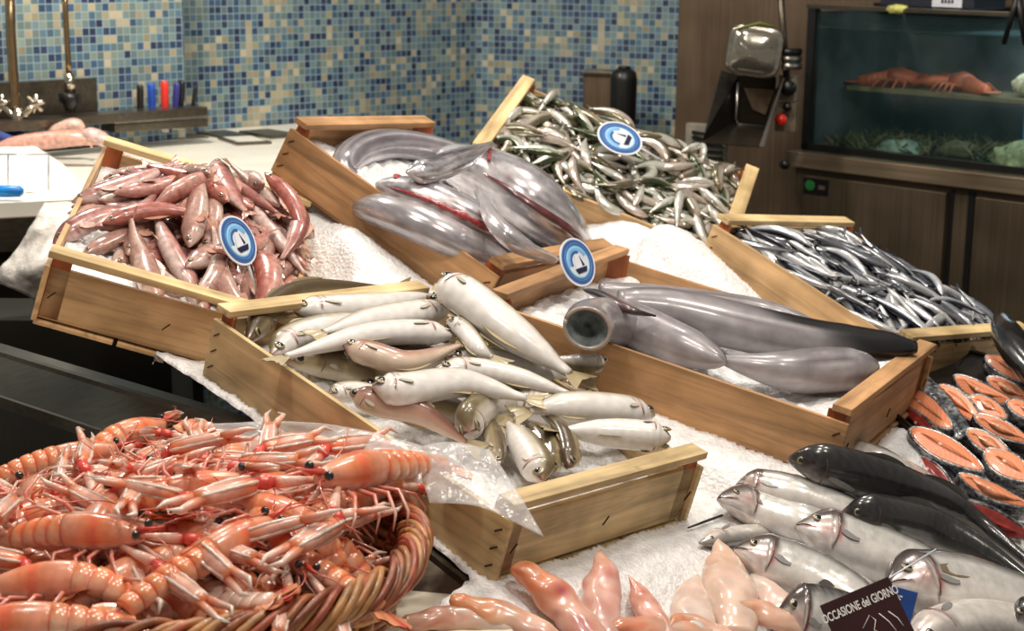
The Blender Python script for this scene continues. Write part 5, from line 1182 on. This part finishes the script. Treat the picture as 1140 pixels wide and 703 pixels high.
# knife rack
root = empty('knife_rack', at(190, 140, 4.42)); tag(root, 'steel rack with knives standing upright on the bench by the mosaic wall', 'rack')
wallbox('rack_top', 128, 232, 133, 140, 4.32, 4.50, 0.09, M['steel_bright'], root)
wallbox('rack_front', 128, 232, 139, 148, 4.31, 4.49, 0.08, M['steel'], root)
for (x0, y0, x1, y1, wd, cc, lab) in ((156, 133, 156, 94, 8, (26, 24, 24), 'black handled knife, leftmost in the rack'), (170, 133, 168, 92, 9, (30, 72, 166), 'bright blue handled knife in the rack'), (184, 137, 183, 90, 9, (214, 50, 40), 'red handled knife in the rack'),
        (195, 134, 197, 92, 8, (50, 50, 120), 'navy handled knife beside the red one'), (201, 131, 203, 90, 7, (22, 20, 22), 'black handled knife behind the navy one'), (213, 131, 218, 96, 5, (24, 28, 26), 'slim black handled knife leaning right, last in the rack')):
    Y = 4.43 + (x0 - 156) * 0.0017; a, c = at(x0, y0, Y), at(x1, y1, Y); r = wd / F_PX * Y / 2; root = empty('knife', a); tag(root, lab, 'knife', 'knives in the rack')
    mm = simple('handle_plastic', cc, 0.35, var=0.08); b = MB(); b.tube([Vector(), (c - a) * 0.12, (c - a) * 0.3, (c - a) * 0.75, (c - a) * 0.95, c - a], [r * 1.1, r, r * 0.9, r, r * 0.95, r * 0.5], 12, flat=0.7); b.build('handle', mm, root, True)
    b = MB(); b.box(-r * 0.9, r * 0.9, -0.001, 0.001, -0.025, 0.0); b.build('blade', M['steel_bright'], root)
# things on the white bench
def flat_item(name, label, cat, px, py, w_, h_, t_, yaw, mat, mat2=None, z=WB):
    p = at_z(px, py, z); root = empty(name, p); root.rotation_euler = (0, 0, yaw); tag(root, label, cat)
    b = MB(); b.box(-w_ / 2, w_ / 2, -h_ / 2, h_ / 2, 0, t_, bev=t_ * 0.2); b.build('plate', mat, root)
    if mat2: b = MB(); b.box(-w_ * 0.4, w_ * 0.4, -h_ * 0.38, h_ * 0.38, t_, t_ + 0.001); b.build('inlay', mat2, root)
flat_item('scale_plate', 'square metal plate with a light centre lying on the white bench', 'plate', 272, 158, 0.10, 0.16, 0.008, 0.5, M['steel'], M['enamel'])
flat_item('tray_lid', 'flat grey steel lid beside the square plate on the bench', 'lid', 248, 151, 0.09, 0.14, 0.008, 0.7, M['steel'])
flat_item('tray_lid', 'grey steel lid at the rear near the orange brown crate', 'lid', 300, 151, 0.10, 0.16, 0.010, 0.75, M['steel'])
flat_item('metal_sheet', 'thin grey steel sheet on the bench in front of the knife rack', 'sheet', 202, 153, 0.12, 0.10, 0.003, 0.6, M['steel'])
# white ice heap with pink fish at the left
def slab_heap():
    vs = []; fs = []; nx, ny = 40, 24; a = at_z(-70, 222, WB); c = at_z(100, 214, WB); dd = (c - a); dd.z = 0; L = dd.length; dd.normalize(); n = Vector((-dd.y, dd.x, 0))
    for i in range(nx):
        for j in range(ny):
            u, v = i / (nx - 1), j / (ny - 1); z = 0.055 * (min(1, v * 5) ** 0.6) * min(1, (1 - v) * 5) ** 0.5 * min(1, (1 - u) * 6) ** 0.5; p = a + dd * (u * L) + n * (0.03 + v * 0.5)
            vs.append((p.x, p.y, WB + z + 0.004 * fbm(p.x, p.y, 15)))
    for i in range(nx - 1):
        for j in range(ny - 1): k = i * ny + j; fs.append((k, k + ny, k + ny + 1, k + 1))
    me = bpy.data.meshes.new('ice_heap'); me.from_pydata(vs, [], fs); me.update(); tag(link('ice_heap', me, M['ice']), 'white ice heap under the pink fish on the workbench at the left', 'ice', kind='stuff')
slab_heap()
for lab, pts, r, cf, Y in (('long pink fish lying on the white ice heap at the left border', [(-20, 168), (40, 158), (85, 154), (112, 160)], 13, lambda s, v, u, th: blend((232, 176, 156), (224, 140, 116), sstep(v, -0.2, 0.7)), 4.0), ('pale pink pointed fish behind the long one at the left', [(50, 152), (70, 143), (85, 139), (96, 150)], 10, lambda s, v, u, th: blend((236, 196, 178), (222, 170, 150), sstep(v, 0, 1)), 4.12), ('pinkish fish end beside the left crate corner', [(88, 148), (105, 151), (118, 158), (128, 168)], 10, lambda s, v, u, th: blend((232, 194, 182), (220, 170, 156), sstep(v, 0, 1)), 4.0)):
    P = [at(x, y, Y) for x, y in pts]; fish('pink_fish', lab, 'fish', None, P, Vector((0, -0.5, 1)).normalized(), r / F_PX * Y, cf, 'slim', 'fish_pink', 1, 0, None, (0.04, 0.02, 0.3), (206, 150, 130), False, 24, 16)
root = empty('clear_box', at(28, 212, 3.5)); tag(root, 'clear plastic box standing in front of the white ice heap', 'box')
t = NT('clear_box_plastic'); t.set(Base_Color=(0.9, 0.9, 0.92, 1), Roughness=0.1); t.b.inputs['Alpha'].default_value = 0.16; M['clear'] = t.m
o_ = root.location
for nm, x0, x1, y0, y1 in (('front_pane', -30, 55, 172, 212),):
    wallbox(nm, x0, x1, y0, y1, 3.88, 3.93, 0.003, M['clear'], root, 0)
for x in (-29, 9, 54):
    b = MB(); b.tube([at(x, 172, 3.5) - o_, at(x, 212, 3.5) - o_], 0.0015, 6); b.build('edge', M['steel_bright'], root, True)
b = MB(); b.tube([at(-30, 172, 3.5) - o_, at(55, 172, 3.5) - o_], 0.0015, 6); b.build('edge', M['steel_bright'], root, True)
p = at(-20, 213, 3.44); root = empty('knife', p); tag(root, 'knife with a blue handle lying at the left border of the bench', 'knife'); b = MB(); b.tube([Vector(), at(5, 213, 3.44) - p, at(22, 213, 3.44) - p, at(26, 213.5, 3.44) - p], [0.012, 0.013, 0.012, 0.006], 12); b.build('handle', simple('blue_handle', (30, 130, 210), 0.35), root, True)
b = MB(); b.box(-0.2, 0, -0.001, 0.001, -0.012, 0.012); b.build('blade', M['steel_bright'], root)
p = at(5, 155, 4.0); b = MB(); P = [[p + Vector((-0.12 + 0.018 * i, 0.02 * j, 0.022 * math.sin(i * 0.5 + j) * 0.4 + 0.02 * math.cos(j * 0.8) - 0.01 * i * 0.35)) - p for j in range(8)] for i in range(9)]; b.grid(P); o = b.build('blue_cloth', simple('blue_cloth_fabric', (48, 70, 130), 0.8), None, True); o.location = p; m = o.modifiers.new('t', 'SOLIDIFY'); m.thickness = 0.02; tag(o, 'blue cloth lying folded at the left border behind the pink fish', 'cloth')
# white crumpled polystyrene / bag hanging left of the mullet crate
t = NT('white_bag'); t.set(Base_Color=L4((214, 208, 200)), Roughness=0.4, Coat_Weight=0.2); t.bump(t.noise(14, 4, t.coord()), 0.8, 0.02); M['bag'] = t.m
def cloth_sheet(name, label, cat, ctrl, mat, amp, seed, n=26, th=0.002):
    R = [[at(*c) for c in row] for row in ctrl]; rows = [catmull(r, n) for r in R]; P = [catmull([r[j] for r in rows], n) for j in range(n)]
    P = [[q + Vector((0, -1, 0.3)) * (amp * mnoise.fractal(q * 11 + Vector((seed, 0, 0)), 0.9, 2, 4)) for q in row] for row in P]; o_ = P[n // 2][n // 2].copy()
    b = MB(); b.grid([[q - o_ for q in row] for row in P]); o = b.build(name, mat, None, True); o.location = o_; m = o.modifiers.new('t', 'SOLIDIFY'); m.thickness = th; return tag(o, label, cat)
cloth_sheet('plastic_bag', 'crumpled white plastic bag hanging left of the red mullet crate', 'bag', [[(50, 226, 3.22), (75, 224, 3.22), (100, 230, 3.2)], [(28, 262, 3.15), (55, 262, 3.12), (82, 270, 3.12)], [(4, 296, 3.12), (34, 300, 3.06), (62, 304, 3.08)], [(-10, 312, 3.12), (24, 326, 3.08), (44, 338, 3.1)]], M['bag'], 0.02, 3)

# ------------------------------------------------------------------ bottle and box on the far shelf
root = empty('far_shelf', at(690, 160, 5.0)); tag(root, 'narrow steel shelf on the mosaic wall behind the sardine crate', 'shelf')
wallbox('shelf_board', 640, 730, 147, 152, 5.15, 5.05, 0.14, M['steel'], root); wallbox('bracket', 690, 727, 151, 185, 5.10, 5.06, 0.02, M['steel_dark'], root)
root = empty('steel_bin', at(665, 146, 5.12)); tag(root, 'brown grey steel container to the left of the black canister', 'container')
wallbox('body', 648, 684, 82, 148, 5.14, 5.10, 0.10, M['panel'], root); wallbox('lid', 647, 685, 79, 83, 5.13, 5.09, 0.11, M['steel'], root)
c = at(693, 147, 5.04); root = empty('canister', c); tag(root, 'tall black rounded canister on the far shelf', 'canister'); h = 70 / F_PX * 5.04; r = 15 / F_PX * 5.04
b = MB(); b.tube([(0, 0, 0), (0, 0, h * 0.1), (0, 0, h * 0.82), (0, 0, h * 0.94), (0, 0, h)], [r * 0.92, r * 0.95, r, r * 0.9, r * 0.55], 24); b.build('body', M['black'], root, True)
b = MB(); b.tube([(0, 0, h), (0, 0, h * 1.04)], [r * 0.5, r * 0.45], 16); b.build('cap', M['black'], root, True)

# ------------------------------------------------------------------ steel hood with tray, on the right
M['dark_metal'] = steel('dark_sheet', (74, 70, 66), 0.38, 0, 0.7)
Y = 4.55; A = lambda x, y, dy=0.0: at(x, y, Y + dy); root = empty('scaling_machine', A(830, 160)); o_ = root.location; tag(root, 'steel machine with a rounded glossy hood above an open metal tray', 'machine')
def pan(name, quad, mat, th=0.004):
    P = [A(*q) - o_ for q in quad]; n = (P[1] - P[0]).cross(P[2] - P[0]).normalized() * th; b = MB(); vs = P + [p + n for p in P]; k = len(P)
    b.add(vs, [tuple(range(k)), tuple(range(k, 2 * k))[::-1]] + [(i, (i + 1) % k, k + (i + 1) % k, k + i) for i in range(k)]); return b.build(name, mat, root)
pan('side_sheet', [(803, 78, 0.12), (822, 84, 0.12), (822, 146, 0.12), (782, 158, -0.06), (784, 150, -0.06)], M['dark_metal'])
pan('back_sheet', [(820, 84, 0.12), (868, 86, 0.12), (855, 142, 0.12), (818, 138, 0.12)], M['steel_dark'])
pan('tray_floor', [(816, 136, 0.10), (856, 142, 0.10), (846, 163, -0.10), (782, 158, -0.10)], M['steel'])
pan('side_sheet', [(866, 84, 0.12), (872, 86, 0.0), (850, 163, -0.10), (845, 163, -0.10), (856, 140, 0.10)], M['dark_metal'])
b = MB(); b.tube([A(x, y, 0.08) - o_ for x, y in ((822, 92), (819, 132), (822, 138), (850, 141))], 0.004, 8); b.build('wire_guard', M['steel_bright'], root, True)
pan('blade_disc', [(828, 98, 0.11), (862, 100, 0.11), (852, 128, 0.11), (838, 122, 0.11)], M['panel'])
b = MB(); Rr = (CAM - A(840, 57)).normalized().to_track_quat('Z', 'Y').to_matrix() @ Matrix.Rotation(math.radians(-7), 3, 'Z'); w2, h2 = 30 / F_PX * Y, 28 / F_PX * Y
P = []
for k, (sc, z) in enumerate(((0.02, 0.030), (0.5, 0.029), (0.78, 0.020), (0.88, 0.012), (0.93, 0.014), (1.0, 0.006), (1.0, -0.09), (0.9, -0.10), (0.02, -0.10))):
    row = []
    for a in np.linspace(0, 2 * math.pi, 48, endpoint=False):
        ca, sa = math.cos(a), math.sin(a); q = (abs(ca) ** 5 + abs(sa) ** 5) ** (-1 / 5); row.append(A(840, 57) - o_ + Rr @ Vector((ca * q * w2 * sc, sa * q * h2 * sc, z)))
    P.append(row)
b.grid(P, 0, None, True); hood = b.build('hood', steel('glossy_hood', (176, 172, 160), 0.16, 0, 0.85), root, True)
b = MB()
for sg in (-1, 1): b.tube([A(840, 57) - o_ + Rr @ Vector((sg * w2 * q1, h2 * q2, 0.026)) for q1, q2 in ((0.05, -0.35), (0.25, 0.02), (0.6, 0.3))], 0.0035, 8)
b.build('hood_ridge', steel('hood_ridge_steel', (176, 172, 160), 0.16, 0, 0.85), root, True)
b = MB(); b.tube([A(820, 33) - o_ + Vector((0, -0.01, 0.004)), A(845, 28) - o_ + Vector((0, -0.01, 0.006)), A(865, 32) - o_ + Vector((0, -0.01, 0.004))], [0.003, 0.008, 0.003], 8, flat=0.5); b.build('green_gasket', simple('green_rubber', (120, 128, 50), 0.5), root, True)
root2 = root
root = empty('valve_panel', A(875, 120, 0.1)); o_ = root.location; tag(root, 'small pale panel with black knobs and a red button next to the fish tank', 'control panel')
wallbox('plate', 863, 885, 84, 112, 4.62, 4.60, 0.04, simple('pale_panel', (150, 140, 122), 0.5), root); wallbox('plate', 862, 885, 114, 146, 4.62, 4.60, 0.04, simple('pale_panel_low', (130, 118, 96), 0.5), root)
def knob(px, py, r, mat, nm='knob'): b = MB(); c = at(px, py, 4.58) - o_; b.tube([c, c + Vector((0, -0.012, 0)), c + Vector((0, -0.022, 0))], [r, r, r * 0.8], 16); b.build(nm, mat, root, True)
knob(877, 98, 0.022, M['black']); knob(876, 119, 0.012, M['black']); knob(869, 133, 0.0165, simple('red_button', (222, 44, 34), 0.3), 'red_button')
for y in (58, 66, 74): b = MB(); c = at(872, y, 4.56) - o_; b.tube([c, c + Vector((0.05, 0.02, 0))], 0.010, 10); b.build('pipe_joint', M['steel_bright'] if y > 60 else M['black'], root, True)
b = MB(); b.tube([at(876, 88, 4.60) - o_, at(872, 40, 4.60) - o_, at(868, -20, 4.6) - o_], 0.010, 10); b.build('supply_pipe', M['steel'], root, True)
knob(873, 183, 0.014, M['black'])
root = empty('vent_box', at(780, 160, 4.8)); o_ = root.location; tag(root, 'pale slotted ventilation box low on the brown steel wall', 'vent')
wallbox('plate', 762, 806, 137, 180, 4.80, 4.74, 0.03, simple('vent_grey', (140, 134, 120), 0.5), root)
for y in (147, 153, 160, 167, 174): wallbox('slot', 770, 804 if y > 155 else 784, y - 1.6, y + 1.6, 4.785, 4.73, 0.006, M['black'], root, 0)

# ------------------------------------------------------------------ fish tank on its steel cabinet
ta = at(893, 166, 4.75); TD = Vector((math.cos(math.radians(-46)), math.sin(math.radians(-46)), 0)); TNn = Vector((-TD.y, TD.x, 0))
HT = 156 / F_PX * 4.75 * 1.02; TL_ = 1.25; TDEP = 0.45
TMx = Matrix((TD, TNn, Vector((0, 0, 1)))).transposed().to_4x4(); TMx.translation = ta
root = empty('fish_tank', M=TMx); tag(root, 'glass fish tank with dark frame standing on the steel cabinet', 'tank')
t = NT('tank_glass'); t.set(Base_Color=(0.02, 0.05, 0.05, 1), Roughness=0.04); t.b.inputs['Alpha'].default_value = 0.16; M['glass'] = t.m
t = NT('tank_back'); v = t.noise(5, 4, t.coord()); t.set(Base_Color=t.ramp(v, [(0.3, (34, 44, 46)), (0.7, (96, 114, 114))]), Roughness=0.6); M['tank_back'] = t.m
t = NT('tank_water'); t.set(Base_Color=(0.10, 0.2, 0.2, 1), Roughness=0.03, Transmission_Weight=0.0); t.b.inputs['Alpha'].default_value = 0.22; M['water'] = t.m
b = MB(); b.box(0.02, TL_, 0.0, 0.006, 0.012, HT - 0.02); b.build('front_glass', M['glass'], root)
b = MB(); b.box(0.0, 0.006, 0.006, TDEP, 0.012, HT - 0.02); b.build('side_wall', M['tank_back'], root)
b = MB(); b.box(0, TL_, TDEP, TDEP + 0.01, 0, HT); b.build('back_wall', M['tank_back'], root)
b = MB(); b.box(0, 0.026, -0.006, 0.02, 0, HT, bev=0.001); b.build('corner_post', M['black'], root)
b = MB(); b.box(0, TL_, -0.006, 0.02, 0, 0.018, bev=0.001); b.build('bottom_frame', M['black'], root)
b = MB(); b.box(-0.004, TL_, -0.008, 0.02, HT - 0.012, HT, bev=0.001); b.build('top_frame', M['steel'], root)
b = MB(); b.box(0.01, TL_, 0.30, TDEP, HT - 0.012, HT); b.build('top_cover', M['steel_dark'], root)
b = MB(); b.box(0.008, TL_ - 0.01, 0.01, TDEP - 0.01, HT * 0.60 + 0.10, HT * 0.60 + 0.103); b.build('water_surface', M['water'], root)
b = MB(); b.box(0.03, 0.95, 0.16, 0.36, HT * 0.40, HT * 0.40 + 0.012); b.build('glass_shelf', simple('mossy_shelf', (104, 104, 76), 0.5), root)
b = MB(); b.box(0.0, TL_, 0.0, TDEP, -0.006, 0.004); b.build('tank_floor', simple('tank_sand', (84, 96, 80), 0.8, var=0.3, nscale=20), root)
d = bpy.data.lights.new('tank_fill_light', 'AREA'); d.size = 0.30; d.energy = 1.5; d.color = (0.82, 0.93, 1.0); o = bpy.data.objects.new('tank_fill_light', d); COL.objects.link(o); o.matrix_world = TMx @ Matrix.Translation((0.6, 0.2, HT - 0.03))  # area light added to give the tank interior its bluish brightness
rt = random.Random(4)
def blob(name, label, cat, x, y, z, sx, sy, sz, c, amp=0.3, group=None, rough=0.8):
    b = MB(); b.ellipsoid((0, 0, 0), sx, sy, sz, 0, None, 24, 16); vs = []
    for v in b.v:
        v = Vector(v); k = 1 + amp * mnoise.fractal(Vector((v.x / sx, v.y / sy, v.z / sz)) * 1.6 + Vector((x * 9, z * 7, 0)), 0.8, 2, 4); vs.append(tuple(v * k))
    b.v = vs; o = b.build(name, simple('tank_' + name, c, rough, var=0.35, nscale=60, bump=0.6), None, True); o.matrix_world = TMx @ Matrix.Translation((x, y, z)); return tag(o, label, cat, group)
b = MB()
for i in range(700):
    x, y = rt.uniform(0.05, 0.95), rt.uniform(0.04, 0.3); h = rt.uniform(0.02, 0.065) * (1 if x < 0.5 else 1.1); a = rt.uniform(0, 6.3); b.tube([(x, y, 0.004), (x + 0.015 * math.cos(a), y + 0.01 * math.sin(a), h * 0.6), (x + 0.05 * math.cos(a), y + 0.02 * math.sin(a), h)], [0.003, 0.0035, 0.001], 4, col=lin(rt.choice(((62, 74, 30), (40, 56, 24), (92, 96, 44), (30, 44, 26)))))
o = b.build('weed', vcol('tank_weed', 0.6, 0, 0.1, 0, 40, 0.2, 0), None, True); o.matrix_world = TMx; tag(o, 'green weed covering the bottom of the fish tank', 'weed', kind='stuff')
for i, (x, y, z, s_, c, lab) in enumerate(((0.27, 0.08, 0.018, 0.07, (96, 124, 108), 'flat pale green stone on the tank bottom'), (0.46, 0.08, 0.03, 0.06, (60, 66, 40), 'mossy round stone in the middle of the tank bottom'), (0.66, 0.08, 0.03, 0.10, (112, 132, 96), 'large pale green stone at the right of the tank bottom'), (0.56, 0.2, 0.03, 0.06, (50, 60, 34), 'dark mossy stone behind the others in the tank'))):
    blob('stone', lab, 'stone', x, y, z, s_, s_ * 0.7, s_ * 0.42, c)
b = blob('white_crate', 'pale greenish fish block on the shelf inside the tank at the right', 'block', 0.60, 0.24, HT * 0.40 + 0.045, 0.085, 0.06, 0.040, (166, 170, 140), 0.12)
root = empty('blue_basket', M=TMx @ Matrix.Translation((0.74, 0.2, 0.10))); tag(root, 'blue plastic basket inside the tank at the right border', 'basket'); mm = simple('blue_plastic', (40, 120, 170), 0.4)
for z0, z1 in ((-0.05, -0.02), (-0.005, 0.02), (0.035, 0.06)): b = MB(); b.box(-0.12, 0.12, -0.07, 0.07, z0, z1, bev=0.002); b.build('band', mm, root)
for sx in (-1, 1): b = MB(); b.box(sx * 0.115 - 0.008, sx * 0.115 + 0.008, -0.075, -0.06, -0.06, 0.07); b.build('corner', mm, root)
# lobsters on the shelf
def lobster(x, y, z, yaw, label):
    root = empty('lobster', M=TMx @ Matrix.Translation((x, y, z)) @ Matrix.Rotation(yaw, 4, 'Z') @ Matrix.Scale(1.25, 4)); tag(root, label, 'lobster', 'lobsters in the tank'); m = M['lobster']
    b = MB(); b.tube([(0.06, 0, 0.01), (0.045, 0, 0.016), (0.0, 0, 0.022), (-0.02, 0, 0.02)], [0.006, 0.018, 0.024, 0.021], 14); b.build('carapace', m, root, True)
    b = MB(); n_ = 22; b.tube([(-0.02 - 0.075 * i / n_, 0, 0.018 - 0.01 * i / n_) for i in range(n_)], [0.021 * (1 - 0.4 * i / n_) * (1 - 0.12 * (i % 4 == 0)) for i in range(n_)], 14); b.build('abdomen', m, root, True)
    b = MB()
    for a in (-0.7, -0.3, 0, 0.3, 0.7): b.ellipsoid((-0.108, 0.02 * math.sin(a), 0.008), 0.017, 0.008, 0.003, 0, None, 10, 6)
    b.build('tail_fan', m, root, True)
    for sd in (1, -1):
        b = MB(); b.tube([(0.04, 0.015 * sd, 0.012), (0.07, 0.04 * sd, 0.018), (0.09, 0.042 * sd, 0.02), (0.125, 0.03 * sd, 0.02), (0.15, 0.022 * sd, 0.018)], [0.006, 0.008, 0.015, 0.013, 0.003], 10); b.build('claw', m, root, True)
        for k in range(4): b = MB(); b.tube([(0.03 - 0.015 * k, 0.015 * sd, 0.01), (0.03 - 0.02 * k, 0.045 * sd, 0.02), (0.03 - 0.025 * k, 0.065 * sd, 0.0)], [0.004, 0.003, 0.002], 6); b.build('leg', m, root, True)
M['lobster'] = simple('tank_lobster_shell', (150, 82, 52), 0.5, var=0.3, nscale=30, bump=0.3)
lobster(0.15, 0.24, HT * 0.40 + 0.012, 0.3, 'orange brown lobster on the tank shelf, left one of two'); lobster(0.36, 0.24, HT * 0.40 + 0.012, 2.7, 'darker orange lobster on the tank shelf, right one of two')
# things on top of the tank
o = blob('yellow_sponge', 'yellow cloth scrap hanging over the top edge of the fish tank', 'cloth', 0.29, 0.0, HT - 0.004, 0.034, 0.014, 0.013, (226, 214, 110), 0.25)
root = empty('label_box', M=TMx @ Matrix.Translation((0.40, 0.05, HT))); tag(root, 'dark box with a white price label on top of the fish tank', 'box'); b = MB(); b.box(-0.20, 0.09, 0.0, 0.16, 0.0, 0.07, bev=0.003); b.build('body', simple('dark_blue_box', (26, 30, 44), 0.5), root)
b = MB(); b.box(-0.035, 0.055, -0.003, 0.0, 0.004, 0.06); b.build('label', M['sign_white'], root)
for i, x in enumerate((-0.006, 0.004, 0.014, 0.024)): b = MB(); b.box(x, x + 0.006, -0.0045, -0.003, 0.014 + 0.001 * (i % 2), 0.024); b.build('printed_mark', M['black'], root)
root = empty('clamp', M=TMx @ Matrix.Translation((0.655, -0.02, HT - 0.05))); tag(root, 'black clamp legs hanging over the tank top at the right border', 'clamp')
for dx in (-0.03, 0.03): b = MB(); b.tube([(0, 0, 0.10), (dx * 0.4, 0, 0.04), (dx, 0, -0.03)], [0.010, 0.008, 0.007], 8); b.build('leg', M['black'], root, True)
# cabinet
croot = empty('steel_cabinet', M=TMx); tag(croot, 'brown steel cabinet with doors carrying the fish tank', 'cabinet')
M['cab'] = steel('cabinet_steel', (142, 124, 102), 0.42, 0, 0.55); M['cab_v'] = steel('cabinet_door_steel', (104, 90, 72), 0.45, 2, 0.5)
b = MB(); b.box(-0.035, TL_ + 0.3, -0.03, TDEP, -0.05, -0.006, bev=0.003); b.build('worktop', M['cab'], croot)
b = MB(); b.box(-0.02, TL_ + 0.3, 0.0, TDEP, -0.95, -0.05); b.build('carcass', M['cab_v'], croot)
for x0, x1 in ((0.02, 0.487), (0.575, 1.2)):
    b = MB(); b.box(x0, x1, -0.018, -0.001, -0.85, -0.070, bev=0.003); dr = b.build('door', M['cab_v'], croot)
b = MB(); b.box(0.490, 0.502, -0.004, 0.0, -0.9, -0.06); b.build('dark_gap', M['black'], croot)
b = MB(); b.box(0.546, 0.565, -0.004, 0.0, -0.9, -0.06); b.build('dark_gap', M['black'], croot)
root = empty('sticker', M=TMx @ Matrix.Translation((0.026, -0.0205, -0.122))); tag(root, 'small dark and green sticker at the top corner of the cabinet door', 'sticker')
b = MB(); b.box(0, 0.085, 0, 0.002, 0, 0.045); b.build('backing', M['black'], root); b = MB(); b.ellipsoid((0.022, -0.0003, 0.024), 0.018, 0.001, 0.015); b.build('green_emblem', simple('green_print', (38, 110, 52), 0.5), root, True)
b = MB(); b.box(0.052, 0.074, -0.0008, 0, 0.016, 0.028); b.build('grey_print', simple('grey_print', (86, 70, 70), 0.5), root)
